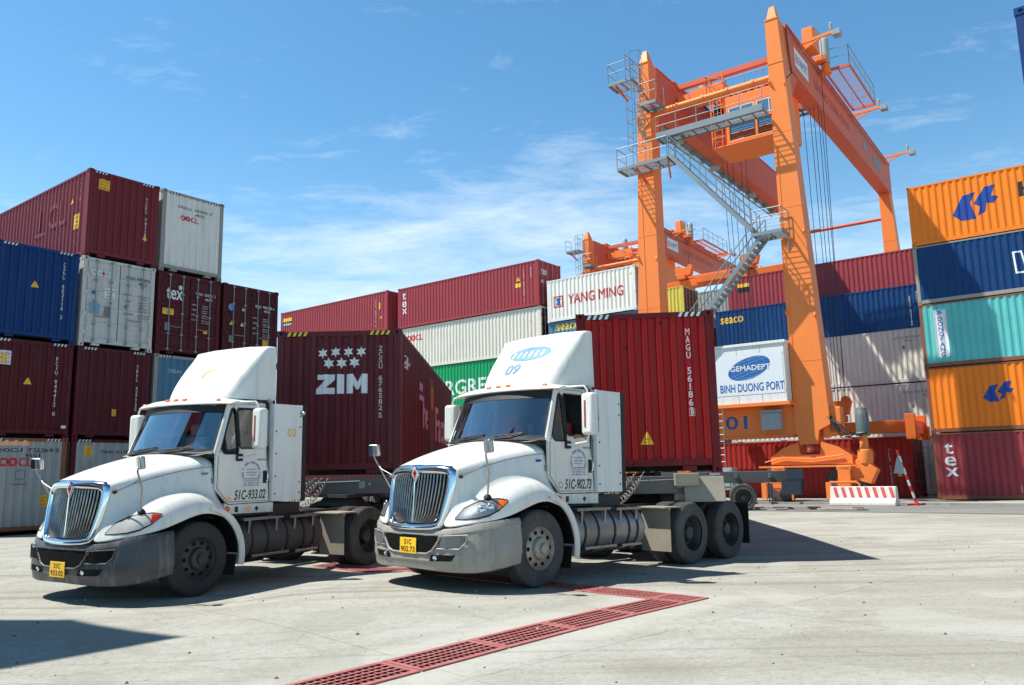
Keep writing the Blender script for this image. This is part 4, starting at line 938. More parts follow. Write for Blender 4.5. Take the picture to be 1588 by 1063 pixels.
    def onb_(pts, d, name, m_, par=bump):   # patch following the bumper front, pts polygon (y,z)
        vs, fs = fill_vf([pts]); bm = bmesh.new(); bv = [bm.verts.new(v) for v in vs]
        for f in fs: bm.faces.new([bv[i] for i in f])
        for yy in (-1.0, -.86, -.68, -.48, -.25, 0, .25, .48, .68, .86, 1.0): bmesh.ops.bisect_plane(bm, geom=bm.verts[:] + bm.edges[:] + bm.faces[:], plane_co=(yy, 0, 0), plane_no=(1, 0, 0))
        for v in bm.verts: v.co = Vector((bx(v.co.x) + d, v.co.x, v.co.y))
        me = bpy.data.meshes.new(name); bm.to_mesh(me); bm.free(); me.materials.append(m_); o = bpy.data.objects.new(name, me); COL.objects.link(o); o.parent = par; return o
    onb_([(-.56, .70), (.56, .70), (.42, .52), (.33, .487), (-.33, .487), (-.42, .52)], .042, 'air_intake', DARK)
    mb = MB(); pts = [(bx(y) + .045, y, z) for y, z in ((-.6, .71), (-.44, .515), (-.34, .475), (0, .47), (.34, .475), (.44, .515), (.6, .71))]
    mb.tube(pts, .014, 6); mb.tube([(bx(y) + .042, y, .715) for y in (-.6, -.4, 0, .4, .6)], .012, 6); mb.build('intake_surround', BUMP, bump, smooth=60)
    for s in (1, -1):
        o = onb_([(s * .60, .69), (s * .93, .71), (s * .90, .63), (s * .84, .57), (s * .57, .56)], .052, 'brake_duct', DARK if not dusty_ else flat('duct_grey', C(92, 96, 100), .7))
        mb = MB(); pts = [(bx(y) + .05, s * y, z) for y, z in ((.56, .70), (.95, .725), (.92, .62), (.85, .55), (.52, .545))]; mb.tube(pts + [pts[0]], .012, 6); mb.build('duct_trim', BUMP, bump)
        o = onb_([(s * .42, .465), (s * .80, .475), (s * .74, .40), (s * .40, .385)], .046, 'fog_lamp_pocket', DARK)
        mb = MB(); mb.lathe([(bx(.5) + .05, .032), (bx(.5) + .062, .028), (bx(.5) + .055, .01)], (0, s * .5, .43), 'X', 14); mb.build('fog_lamp', CHROME, o)
    mb = MB(); mb.tube([(bx(y) + .012, y, .765 + (.255 - .765) * .77) for y in (-1.0, -.68, -.25, 0, .25, .68, 1.0)], .004, 5); mb.build('bumper_seam', BLACK, bump)
    # lower corner panels behind the bumper
    for s in (1, -1):
        mb = MB(); mb.grid([[(.48, s * 1.265, .93), (.48, s * 1.265, .36)], [(.44, s * 1.2, .93), (.44, s * 1.2, .36)]]); mb.build('bumper_return', BUMP, bump)
    mb = MB(); mb.box(.6, .95, -.8, .8, .34, .74); mb.box(.1, .6, -.5, .5, .45, 1.3); mb.build('front_structure', DARK, root)
    if True:  # registration plate
        yc, zc_ = (0.0, .565) if dusty_ else (0.0, .45)
        xx = 1.225 + .05; mb = MB(); mb.box(xx, xx + .008, yc - .165, yc + .165, zc_ - .1, zc_ + .1); pl = mb.build('number_plate', YELM, bump, bevel=.006)
        vs, fs = join(T(plate[0], -.075, .015, .065, .15, .02), T(plate[1], -.14, -.08, .07, .28, .02))
        me = bpy.data.meshes.new('plate_digits'); me.from_pydata([(xx + .0105, yc + v.x, zc_ + v.y) for v in vs], [], fs); me.materials.append(flat('plate_red', C(120, 24, 30), .5)); o = bpy.data.objects.new('plate_digits', me); COL.objects.link(o); o.parent = pl
    # ---------------- cab
    def sidY(z): return 1.035 - max(0, z - 1.95) * .14
    xb0, xb1 = -.36, -1.40
    for s in (1, -1):
        loop = [(-.36, 1.95), (-.67, 2.70), (-.74, 2.745), (-1.385, 2.745), (xb1, 2.70), (xb1, 1.215), (-.62, 1.215), (-.56, 1.25), (-.365, 1.43)]
        w1 = [(-.475, 1.985), (-.46, 2.03), (-.68, 2.60), (-.70, 2.63), (-.735, 2.635), (-.765, 2.61), (-.775, 2.56), (-.775, 2.02), (-.76, 1.96), (-.72, 1.95), (-.52, 1.95)]
        w2 = [(-.805, 2.05), (-.805, 2.62), (-.83, 2.64), (-1.27, 2.64), (-1.30, 2.61), (-1.30, 2.07), (-1.27, 2.04), (-.83, 2.03)]
        for nm, lp, m_, th in (('door', [loop, w1, w2], CABW, .035),):
            vs, fs = fill_vf(lp); mb = MB()
            mb.add([(v.x, s * sidY(v.y), v.y) for v in vs], fs); mb.add([(v.x, s * (sidY(v.y) - th), v.y) for v in vs], fs)
            for L_ in lp:
                for i in range(len(L_)):
                    (xa, za), (xc, zc2) = L_[i], L_[(i + 1) % len(L_)]
                    mb.add([(xa, s * sidY(za), za), (xc, s * sidY(zc2), zc2), (xc, s * (sidY(zc2) - th), zc2), (xa, s * (sidY(za) - th), za)], [(0, 1, 2, 3)])
            door = mb.build(nm, CABW, root)
        for w_, nm in ((w1, 'quarter_window'), (w2, 'side_window')):
            rub = MB(); pts = [(x, s * (sidY(z) + .002), z) for x, z in w_]; rub.tube(pts, .013, 6, closed=True); fr = rub.build(nm, BLACK, door)
            if not (dusty_ and nm == 'side_window' and s == 1):
                vs, fs = fill_vf([w_]); gm = MB(); gm.add([(v.x, s * (sidY(v.y) - .015), v.y) for v in vs], fs); gm.build('glass', SIDEG, fr)
        # door gap lines
        gp = MB(); gp.tube([(x, s * (sidY(z) + .0), z) for x, z in ((-.40, 1.93), (-.395, 1.45), (-.60, 1.245), (-1.385, 1.235), (-1.375, 2.0), (-1.36, 2.68), (-1.2, 2.71), (-.76, 2.71), (-.42, 1.96))], .005, 5); gp.build('door_gap', BLACK, door)
        hn = MB(); hn.box(-1.345, -1.265, s * 1.037 - .004, s * 1.037 + .004, 1.50, 1.69); hp = hn.build('door_handle', BLACK, door, bevel=.01)
        hn = MB(); hn.tube([(-1.33, s * 1.045, 1.52), (-1.33, s * 1.07, 1.56), (-1.33, s * 1.07, 1.65), (-1.33, s * 1.045, 1.68)], .012, 8); hn.build('grip', CHROME, hp, smooth=60)
        # sill below the door
        mb = MB(); mb.prism([(-.55, 1.235), (-.50, 1.12), (-.60, 1.065), (-1.50, 1.05), (-1.50, 1.20), (-.62, 1.205)], s * .98, s * 1.03); sill = mb.build('cab_sill', CABW, root, bevel=.01)
        mb = MB(); mb.lathe([(s * 1.03, .045), (s * 1.05, .035), (s * 1.055, .01)], (-.60, 0, 1.14), 'Y', 16); mb.build('turn_lamp', AMBER, sill)
        mb = MB(); mb.box(-.80, -.74, s * 1.028, s * 1.036, 1.09, 1.17); mb.add([(-1.2, s * 1.034, 1.13), (-1.16, s * 1.034, 1.16), (-1.12, s * 1.034, 1.13), (-1.16, s * 1.034, 1.08)], [(0, 1, 2, 3)]); mb.build('vents', BLK, sill)
        if not dusty_:
            mb = MB(); mb.add([(-1.0 + .06 * cos(k * pi / 10), s * 1.034, 1.13 + .045 * sin(k * pi / 10)) for k in range(20)], [tuple(range(20))]); mb.build('sticker', ORM, sill)
        # dashes of lettering on the door
        if s == 1:
            def dl(nm, vf, m_, off=.004): # x' to the right as seen = towards the rear (-X)
                vs, fs = vf; me = bpy.data.meshes.new(nm); me.from_pydata([(-v.x, sidY(v.y) + off, v.y) for v in vs], [], fs); me.materials.append(m_)
                o = bpy.data.objects.new(nm, me); COL.objects.link(o); o.parent = door; return o
            dl('cab_number', T(num, .715, 1.265, .145, .60, .02, .14), BLK)
            arc = []; word = 'CONG TY TNHH CONG PHUOC LONG'
            for i, ch in enumerate(word):
                if ch == ' ': continue
                th = radians(205 - 230 * i / (len(word) - 1)); cx0, cz0, rr_ = 1.03, 1.66, .15
                vs, fs = fit_vf(text_vf(ch, .02), -.012, 0, .024, .036)
                rot = th - pi / 2; vs = [Vector((cx0 + rr_ * cos(th) + v.x * cos(rot) - v.y * sin(rot), cz0 + rr_ * sin(th) * .95 + v.x * sin(rot) + v.y * cos(rot), 0)) for v in vs]; arc.append((vs, fs))
            lines = [T('CHUYEN VAN TAI', .93, 1.735 - .03, .02, .2, .01), T('HANG CONTAINER', .93, 1.66, .02, .2, .01), T('NOI DIA VA QUOC TE', .93, 1.62, .02, .2, .01), rect(.88, 1.57, .31, .008),
                     T('DC: BINH DUONG VIET NAM', .88, 1.535, .022, .31, .012), T('TEL: 0650 3711 268', .88, 1.50, .022, .31, .012), T('FAX: 0650 3711 258', .88, 1.465, .022, .31, .012)]
            dl('company_lettering', join(*arc, *lines), BLUM)
            dl('side_badge', T('PROSTAR', 1.14, 1.845, .03, .2, .01, .3), BLK, .006)
            dl('round_sticker', P(ellipse(.62, 1.33, .045, .045), ellipse(.62, 1.33, .036, .036)) if dusty_ else P(ellipse(.6, 1.29, .07, .03)), GREYM if dusty_ else ORM)
    # A pillars and screen
    wb = [(-.36, -.985, 1.985), (-.17, -.60, 1.985), (-.10, 0, 1.985), (-.17, .60, 1.985), (-.36, .985, 1.985)]
    wt = [(-.62, -.92, 2.655), (-.47, -.5, 2.67), (-.42, 0, 2.675), (-.47, .5, 2.67), (-.62, .92, 2.655)]
    def cat(P_, t_):
        f = t_ * 4; i = min(int(f), 3); f -= i; p = [Vector(P_[max(0, min(4, i + k))]) for k in (-1, 0, 1, 2)]
        return .5 * ((2 * p[1]) + (-p[0] + p[2]) * f + (2 * p[0] - 5 * p[1] + 4 * p[2] - p[3]) * f * f + (-p[0] + 3 * p[1] - 3 * p[2] + p[3]) * f ** 3)
    def scr(u_, v_): return cat(wb, u_).lerp(cat(wt, u_), v_)
    mb = MB(); mb.grid([[scr(.03 + .94 * i / 24, .03 + .94 * j / 8) for i in range(25)] for j in range(9)]); ws = mb.build('windscreen', WINDS, root, smooth=180)
    nrm_ = Vector((.93, 0, .36)) * .004
    def strip(u0, u1, v0, v1, d=.006):
        return [[scr(u0 + (u1 - u0) * i / 24, v0 + (v1 - v0) * j / 2) + Vector((d, 0, d * .4)) for i in range(25)] for j in range(3)]
    mb = MB(); mb.grid(strip(0, 1, -.02, .05)); mb.grid(strip(0, 1, .86, 1.02)); mb.grid([[scr(u_, v_) + Vector((.007, 0, .003)) for u_ in (0, .015, .03)] for v_ in [k / 8 for k in range(9)]]); mb.grid([[scr(u_, v_) + Vector((.007, 0, .003)) for u_ in (.97, .985, 1)] for v_ in [k / 8 for k in range(9)]])
    mb.build('screen_surround', BLACK, ws, smooth=60)
    for s in (1, -1):
        mb = MB(); b0, b1 = Vector((-.36, s * .985, 1.96)), Vector((-.64, s * .925, 2.72)); c0, c1 = Vector((-.37, s * 1.03, 1.94)), Vector((-.68, s * .93, 2.72))
        mb.grid([[b0 + Vector((.02, 0, 0)), (b0 + c0) / 2 + Vector((.03, s * .01, 0)), c0], [b1 + Vector((.02, 0, 0)), (b1 + c1) / 2 + Vector((.02, s * .01, 0)), c1]]); mb.build('front_pillar', CABW, root, smooth=60)
    if dusty_:
        mb = MB(); mb.add([scr(u_, v_) + Vector((.004, 0, .002)) for u_, v_ in ((.04, .12), (.09, .12), (.09, .26), (.04, .26))], [(0, 1, 2, 3)]); mb.build('permit_sticker', flat('sticker_green', C(120, 200, 190), .5), ws)
    else:
        mb = MB(); mb.grid([[scr(.6 + .3 * i / 6, .02 + .1 * (1 - abs(i / 3 - 1)) * j) + Vector((-.12, 0, .0)) for i in range(7)] for j in range(3)]); mb.build('dash_cloth', WHG, ws, smooth=60)
    # rivets and seams on the cab skin
    mb = MB()
    for s in (1, -1):
        for k in range(9): mb.lathe([(s * (sidY(2.735) - .002), .008), (s * (sidY(2.735) + .006), .006)], (-.78 - .07 * k, 0, 2.728), 'Y', 8)
        for k in range(6): mb.lathe([(s * 1.036, .008), (s * 1.043, .006)], (-1.39, 0, 1.3 + .22 * k), 'Y', 8)
        mb.box(-.345, -.325, s * 1.0 - .01, s * 1.0 + .012, 1.52, 1.6)
    mb.build('rivets', GREYM, root)
    mb = MB()
    for s in (1, -1):
        mb.tube([(-.63, s * .945, 2.752), (-1.39, s * .957, 2.757)], .006, 5)
        p_ = [onskin((x, s * 1.15, z), (.1, s, .35), .0)[0] for x, z in ((.93, 1.16), (.8, 1.22), (.6, 1.30), (.3, 1.395), (.05, 1.42), (-.2, 1.40), (-.34, 1.33))]
    mb.build('roof_seam', BLACK, root)
    # wipers
    mb = MB()
    for u0, u1 in ((.28, .50), (.56, .80)):
        mb.tube([scr(u0, .0) + Vector((.03, 0, 0)), scr((u0 + u1) / 2 + .02, .04) + Vector((.03, 0, .01)), scr(u1, .09) + Vector((.02, 0, .01))], .009, 6)
        mb.tube([scr(u0 + .03, .055) + Vector((.018, 0, .0)), scr(u1, .12) + Vector((.018, 0, 0))], .007, 5)
    mb.build('wipers', BLACK, ws)
    # cowl
    mb = MB(); mb.grid([[(-.30, -1.0, 1.95), (-.13, -.6, 1.965), (-.06, 0, 1.97), (-.13, .6, 1.965), (-.30, 1.0, 1.95)], [(-.37, -1.0, 2.0), (-.18, -.6, 2.0), (-.11, 0, 2.0), (-.18, .6, 2.0), (-.37, 1.0, 2.0)]]); mb.build('cowl', BLACK, root, smooth=60)
    # roof and sun visor
    rs = []
    for x, zc2, ze, hy in ((-.60, 2.70, 2.70, .93), (-.66, 2.77, 2.735, .94), (-.9, 2.83, 2.755, .95), (-1.2, 2.84, 2.76, .95), (-1.42, 2.83, 2.755, .95)):
        rs.append([(x, y * hy, ze + (zc2 - ze) * (1 - abs(y) ** 2.4)) for y in (-1, -.93, -.7, -.4, 0, .4, .7, .93, 1)])
    mb = MB(); mb.grid(rs); mb.build('roof', CABW, root, smooth=60)
    vz = []
    for i in range(25):
        y = -1.09 + 2.18 * i / 24; f = abs(y) / 1.09; xf_ = -.375 - .19 * f ** 2.6; zt2 = 2.795 - .06 * f ** 3; zb2 = 2.70 - .01 * f
        tk = .9 if f < .97 else .5
        vz.append([(xf_ - .28, y, zt2 + .015), (xf_ - .10, y, zt2), (xf_ - .02, y, (zt2 + zb2) / 2 + .012 * tk), (xf_, y, zb2 + .012), (xf_ - .015, y, zb2), (xf_ - .28, y, zb2 + .012)])
    mb = MB(); mb.grid(vz); mb.add(vz[0], [tuple(range(6))]); mb.add(vz[-1], [tuple(range(6))]); vis = mb.build('sun_visor', CABW, root, smooth=40)
    for y in (-.93, -.2, 0, .2, .84):
        f = abs(y) / 1.09; x = -.375 - .19 * f ** 2.6 - .055; z = 2.795 - .06 * f ** 3 - .022
        mb = MB(); q = Matrix.Translation((x, y, z)) @ Matrix.Rotation(radians(50), 4, 'Y'); mb.lathe([(0, .05), (.012, .048), (.026, .034), (.032, .01)], (0, 0, 0), 'Z', 16, q @ Matrix.Diagonal((.62, 1, 1, 1))); mb.build('marker_lamp', AMBER, vis, smooth=60)
    # roof fairing
    def fair(h):
        xf_ = -.80 - .67 * (h ** 1.35); z = 2.80 + .88 * h; yy = .735 + .15 * h; yr = .915 - .03 * h; xr = -1.60; r_ = min(.22, (xf_ - xr) * .8)
        pts = [(xr, yr, 0)]
        for k in range(8):
            t_ = k / 7 * pi / 2; pts.append((xf_ - r_ + r_ * sin(t_), yy - r_ * .55 + r_ * .55 * cos(t_) + (yr - yy) * (1 - k / 7) * .5, 0))
        pts += [(xf_ + .02, yy * .5, 0), (xf_ + .035, 0, 0)]
        L_ = [(x, y, z + (.02 if abs(y) < yy * .8 else 0) * h) for x, y, _ in pts]
        return L_ + [(x, -y, zz_) for x, y, zz_ in reversed(L_[:-1])]
    hs_ = [0, .1, .2, .3, .4, .5, .6, .7, .8, .88, .94, .98]; rws = [fair(h) for h in hs_]
    top = rws[-1]; cxm = -1.58
    for k, dz in ((.75, .018), (.35, .03), (.0, .034)): rws.append([(cxm + (x - cxm) * k, y * (.96 if k > .5 else (.85 if k > .2 else .8)), z + dz) for x, y, z in top])
    mb = MB(); mb.grid(rws); mb.add([r[0] for r in rws[:12]] + [r[-1] for r in reversed(rws[:12])], [tuple(range(24))]); fa = mb.build('roof_fairing', CABW, root, smooth=50)
    mb = MB(); mb.box(-1.55, -1.45, .84, .9, 2.74, 2.82); mb.box(-1.55, -1.45, -.9, -.84, 2.74, 2.82); mb.box(-.9, -.84, .66, .7, 2.76, 2.84); mb.build('fairing_bracket', STEEL, fa)
    def ff(vf, nm, m_):   # on the fairing front: x' right as seen from the front = -Y... seen from ahead the left side is +Y
        vs, fs = vf; bm = bmesh.new(); bv = [bm.verts.new((v.x, v.y, 0)) for v in vs]
        for f in fs:
            try: bm.faces.new([bv[i] for i in f])
            except ValueError: pass
        for k in range(1, 12): bmesh.ops.bisect_plane(bm, geom=bm.verts[:] + bm.edges[:] + bm.faces[:], plane_co=(0, 2.80 + .88 * hs_[k], 0), plane_no=(0, 1, 0))
        bmesh.ops.bisect_plane(bm, geom=bm.verts[:] + bm.edges[:] + bm.faces[:], plane_co=(0, 0, 0), plane_no=(1, 0, 0))
        for v in bm.verts:
            h = (v.co.y - 2.80) / .88; y = v.co.x; hh = [fair(a_) for a_ in hs_]
            k = max(i for i in range(12) if hs_[i] <= h + 1e-6); k = min(k, 10); f = (h - hs_[k]) / (hs_[k + 1] - hs_[k])
            def xat(L_, y):
                Q = sorted([(p[1], p[0]) for p in L_[1:-1]])
                for (y0, x0_), (y1, x1_) in zip(Q, Q[1:]):
                    if y0 <= y <= y1: return x0_ + (x1_ - x0_) * (y - y0) / max(1e-9, y1 - y0)
                return L_[10][0]
            x = xat(hh[k], y) * (1 - f) + xat(hh[k + 1], y) * f
            v.co = Vector((x + .012, y, v.co.y + .006))
        me = bpy.data.meshes.new(nm); bm.to_mesh(me); bm.free(); me.materials.append(m_); o = bpy.data.objects.new(nm, me); COL.objects.link(o); o.parent = fa
    if dusty_:
        E0 = ellipse(.02, 3.36, .43, .12, 32, -.0); bits = [E0] + [[(-.36 + i * .12, 3.30 + .02 * (i % 2)), (-.30 + i * .12, 3.30), (-.28 + i * .12, 3.40), (-.34 + i * .12, 3.41)] for i in range(6)]
        ff(P(*bits), 'faded_logo', BLUF); ff(T('09', -.33, 3.02, .17, .3, .02, .1), 'fleet_number', BLUF)
        ff(P(ellipse(.02, 3.45, .26, .012, 20)), 'logo_line', BLUF)
    else:
        ff(P([(-.22, 3.18), (-.10, 3.18), (-.08, 3.26), (.06, 3.30), (.1, 3.38), (.02, 3.39), (-.02, 3.34), (-.1, 3.36), (-.18, 3.3)]), 'peeled_sticker', ORM)
    # cabinet behind the door
    mb = MB(); mb.box(-2.03, -1.415, -1.09, 1.09, 1.215, 2.735); box = mb.build('side_cabinet', BOXW, root, bevel=.008)
    mb = MB()
    for s in (1, -1): mb.box(-2.12, -2.035, s * 1.08 - .012, s * 1.08 + .012, 1.19, 2.72)
    mb.build('gap_seal', BLACK, box)
    mb = MB()
    for s in (1, -1):
        for x, z in ((-1.46, 2.3), (-1.47, 1.95), (-1.46, 1.6), (-1.46, 1.33), (-1.98, 2.55), (-1.98, 2.38), (-1.98, 1.5), (-1.98, 1.33)): mb.lathe([(s * 1.09, .013), (s * 1.1, .012)], (x, 0, z), 'Y', 10)
    mb.build('bolts', BLK, box)
    if boxnum:
        vs, fs = T(boxnum, 1.70, 2.22, .13, .2, .03); me = bpy.data.meshes.new('fleet_number'); me.from_pydata([(-v.x, 1.094, v.y) for v in vs], [], fs); me.materials.append(YELF); o = bpy.data.objects.new('fleet_number', me); COL.objects.link(o); o.parent = box
        mb = MB(); mb.lathe([(1.09, .03), (1.13, .035), (1.16, .03), (1.165, .01)], (-2.0, 0, 2.6), 'Y', 14); mb.build('work_lamp', STEEL, box)
    # mirrors
    for s in (1, -1):
        mb = MB(); mb.tube([(-.70, s * .93, 2.68), (-.72, s * 1.1, 2.72), (-.78, s * 1.36, 2.72), (-.79, s * 1.41, 2.66), (-.80, s * 1.41, 2.0), (-.80, s * 1.38, 1.93), (-.76, s * 1.2, 1.90), (-.74, s * 1.05, 1.895)], .016, 8)
        ma = mb.build('mirror_arm', CABW, root, smooth=60)
        mb = MB(); mb.box(-.83, -.72, s * 1.03, s * 1.08, 1.84, 1.95); mb.build('arm_mount', BLACK, ma, bevel=.015)
        mb = MB(); q = Matrix.Translation((-.80, s * 1.44, 2.32)) @ Matrix.Rotation(s * radians(-8), 4, 'Z')
        mb.box(-.075, .075, -.115, .115, -.30, .30, q); mh = mb.build('mirror_head', CABW, ma, bevel=.05, bseg=4, smooth=60)
        mb = MB(); mb.box(.072, .082, -s * .02 - .014, -s * .02 + .014, -.19, .19, q) if s == 1 else mb.box(-.02, .012, s * .112, s * .122, -.19, .19, q); mb.build('mirror_marker', flat('mirror_marker_red', C(160, 60, 30), .3), mh)
        mb = MB(); mb.box(-.083, -.076, -.095, .095, -.26, .26, q); mb.build('mirror_glass', CHROME, mh)
        # hood mirror
        base = onskin((.765, s * 1.0, 1.27), (.1, s * .5, 1), .0)[0]; hx = (.975, s * 1.175, 1.81)
        mb = MB(); mb.tube([base, (.87, s * 1.1, 1.5), (.985, s * 1.15, 1.72), hx], .013, 8); b2 = onskin((.98, s * .9, 1.455), (0, s, 0), .0)[0]; mb.tube([b2, (.955, s * 1.02, 1.56), (.93, s * 1.125, 1.62)], .011, 8)
        hm_ = mb.build('hood_mirror', STEEL, root, smooth=60)
        mb = MB(); mb.lathe([(0, .055), (.02, .05), (.045, .028), (.05, .01)], (0, 0, 0), 'Z', 14, Matrix.Translation(base)); mb.lathe([(0, .03), (.03, .025)], (0, 0, 0), 'Z', 10, Matrix.Translation(b2) @ Matrix.Rotation(-s * pi / 2, 4, 'X')); mb.build('mirror_base', BLACK, hm_, smooth=50)
        q = Matrix.Translation((.955, s * 1.19, 1.835)) @ Matrix.Rotation(s * radians(-20), 4, 'Z') @ Matrix.Rotation(radians(6), 4, 'Y')
        mb = MB(); mb.box(-.02, .045, -.082, .082, -.085, .085, q); hd = mb.build('mirror_head', STEEL, hm_, bevel=.02, bseg=3, smooth=60)
        mb = MB(); mb.box(-.026, -.02, -.074, .074, -.076, .076, q); mb.box(.04, .05, -.07, .0, -.07, .07, q); mb.build('mirror_glass', CHROME, hd)
    # ---------------- interior
    mb = MB(); mb.box(-1.385, -1.375, -1.0, 1.0, 1.1, 2.75); mb.box(-1.38, -.35, -1.0, 1.0, 1.02, 1.06); mb.build('cab_lining', INTERD, root)
    mb = MB(); mb.grid([[(-.16, y * .9, 1.93), (-.35, y, 1.965), (-.55, y, 1.96), (-.66, y, 1.86), (-.68, y, 1.6)] for y in (-.97, -.5, 0, .5, .97)]); mb.box(-.7, -.5, .2, .7, 1.9, 2.0); mb.build('dashboard', INTER, root, smooth=50)
    mb = MB(); q = Matrix.Translation((-.78, .47, 2.03)) @ Matrix.Rotation(radians(62), 4, 'Y')
    mb.tube([q @ Vector((.21 * cos(k * pi / 12), .21 * sin(k * pi / 12), 0)) for k in range(24)], .016, 8, closed=True)
    for k in range(3): mb.tube([q @ Vector((0, 0, 0)), q @ Vector((.2 * cos(k * 2.09 + .5), .2 * sin(k * 2.09 + .5), 0))], .012, 6)
    mb.tube([q @ Vector((0, 0, 0)), q @ Vector((0, 0, -.25))], .03, 8); mb.build('steering_wheel', BLACK, root, smooth=60)
    for y in (.47, -.5):
        mb = MB(); mb.box(-1.22, -.78, y - .25, y + .25, 1.45, 1.6); mb.box(-1.32, -1.18, y - .24, y + .24, 1.55, 2.25); mb.box(-1.31, -1.2, y - .13, y + .13, 2.27, 2.45); mb.build('seat', flat('seat_cloth', C(170, 48, 44), .9) if dusty_ else INTER, root, bevel=.04, smooth=60)
    # ---------------- chassis
    mb = MB(); L_ = a + tan + .75
    for s in (1, -1): mb.box(-L_, 1.0, s * .43 - .04, s * .43 + .04, .72, .98)
    for x in (-.9, -1.8, -2.6, -a, -a - tan / 2, -a - tan, -L_ + .05): mb.box(x - .05, x + .05, -.42, .42, .74, .96)
    for x in (-a, -a - tan, 0): mb.tube([(x, -.85, .507), (x, .85, .507)], .07 if x else .05, 10); mb.lathe([(-.18, .05), (-.12, .2), (.12, .2), (.18, .05)], (x, 0, .507), 'Y', 14)
    for s in (1, -1): mb.bar((-a - .1 - tan, s * .5, .68), (-a + .1, s * .5, .68), .08, .1)
    mb.box(-1.4, -.5, -.6, .6, .55, 1.05)
    mb.build('chassis', FRAMEM, root, bevel=.006)
    mb = MB(); x5 = -(a + tan / 2); mb.box(x5 - .45, x5 + .35, -.42, .42, 1.14, 1.2); mb.hexa([(x5 - .3, -.4, .98), (x5 + .3, -.4, .98), (x5 + .3, .4, .98), (x5 - .3, .4, .98)], [(x5 - .2, -.3, 1.14), (x5 + .2, -.3, 1.14), (x5 + .2, .3, 1.14), (x5 - .2, .3, 1.14)]); mb.build('fifth_wheel', FRAMEM, root)
    mb = MB(); mb.box(-2.6, -2.2, -.5, .5, .985, 1.01); mb.box(-2.15, -1.45, -.95, .95, 1.0, 1.17); mb.build('deck_plate', FRAMEM, root)
    # wheels
    for s in (1, -1):
        tm = MB(); wheel(tm, 0, s * .92, s * 1.2, R, s); tw = tm.build('wheel', TYRED if dusty_ else TYRE, root, smooth=30); rim_front(tw, 0, s * 1.195, R, s, RIM)
        for x in (-a, -a - tan):
            tm = MB(); wheel(tm, x, s * .95, s * 1.22, R, s); tw = tm.build('wheel', TYRED, root, smooth=30); rim_rear(tw, x, s * 1.2, R, s, RIM1)
            tm = MB(); wheel(tm, x, s * .6, s * .87, R, s); tm.build('inner_wheel', TYRED, root, smooth=30)
    # tanks
    for s in (1, -1):
        xa, xb = -.70, -2.48
        mb = MB(); cyc = s * .91; r_ = .325
        mb.lathe([(xa - .05 - .0, .05), (xa - .06, r_ * .82), (xa - .1, r_ * .97), (xa - .13, r_), (xb + .13, r_), (xb + .08, r_ * .97), (xb + .04, r_ * .8), (xb + .02, .05)], (0, cyc, .67), 'X', 36); tk = mb.build('fuel_tank', TANK, root, smooth=45)
        mb = MB()
        for x in (-.92, -1.22, -1.62, -1.98, -2.2): mb.lathe([(x - .02, r_ + .001), (x - .02, r_ + .01), (x + .02, r_ + .01), (x + .02, r_ + .001)], (0, cyc, .67), 'X', 32)
        mb.build('tank_strap', BLACK, tk, smooth=45)
        mb = MB()
        for x0_, x1_, z in ((-.74, -1.52, .965), (-1.66, -2.3, .95)):
            mb.box(x1_, x0_, s * 1.0 if s > 0 else -1.24, 1.24 if s > 0 else s * 1.0, z, z + .035)
            mb.bar((x0_ - .12, s * 1.22, z), (x0_ - .12, s * 1.2, z - .25), .02, .04); mb.bar((x1_ + .12, s * 1.22, z), (x1_ + .12, s * 1.2, z - .25), .02, .04)
        for x0_, x1_, z in ((-.92, -1.66, .43), (-1.8, -2.3, .42)):
            mb.box(x1_, x0_, s * 1.02 if s > 0 else -1.23, 1.23 if s > 0 else s * 1.02, z, z + .035); mb.bar((x0_ - .1, s * 1.2, z), (x0_ - .04, s * 1.0, z - .06), .03, .03); mb.bar((x1_ + .1, s * 1.2, z), (x1_ + .1, s * 1.1, z + .2), .02, .04)
        mb.build('step', CHROMED, tk)
        mb = MB(); mb.lathe([(0, .06), (.04, .055)], (-2.05, s * 1.08, .945), 'Z', 14); mb.box(-1.55, -1.0, s * .55 if s > 0 else -.8, .8 if s > 0 else s * .55, .3, .5); mb.build('filler_and_box', FRAMEM, tk)
        # guard plates ahead of the rear wheels
        xg = -a + .60
        mb = MB(); mb.grid([[(xg + .02, s * y, z) for y in (.62, 1.18)] for z in (.24, .5, .75, .9)]); pg = [(xg + .1, .92), (xg - .38, .98), (xg - .35, .80)]
        mb.box(xg - .30, xg + .16, s * .6 if s > 0 else -1.17, 1.17 if s > 0 else s * .6, .93, .95)
        mb.box(xg - .01, xg + .05, s * .6 if s > 0 else -1.17, 1.17 if s > 0 else s * .6, .9, .93)
        mb.build('wheel_guard', PLATEM, root)
        mb = MB(); mb.box(-L_ + .02, -L_ + .035, s * .6 if s > 0 else -1.2, 1.2 if s > 0 else s * .6, .22, .95); mb.build('mudflap', BLACK, root)
    # coiled air and power lines
    mb = MB(); random.seed(3 + idx)
    for j, (y0, y1) in enumerate(((.25, .1), (.0, -.05), (-.25, -.2))):
        pts = []
        p0 = Vector((-2.06, y0, 1.3)); p1 = Vector((-a + .25, y1 + .35, 1.52))
        for i in range(240):
            t_ = i / 239; c_ = p0.lerp(p1, t_); c_.z -= .42 * sin(pi * t_) * (1 - .25 * j); am = .055 * min(1, 6 * t_, 6 * (1 - t_)); an = i * .62
            pts.append(c_ + Vector((.01 * cos(an), am * cos(an), am * sin(an))))
        mb.tube(pts, .008, 5)
    mb.build('air_lines', CABLE if j == 9 else CABLEG, root)
    return root
T1 = truck(0, 'white truck with yellow 02 on its cabinet and black front rims, at the left', ('51C', '933.02'), '51C-933.02', '02', False)
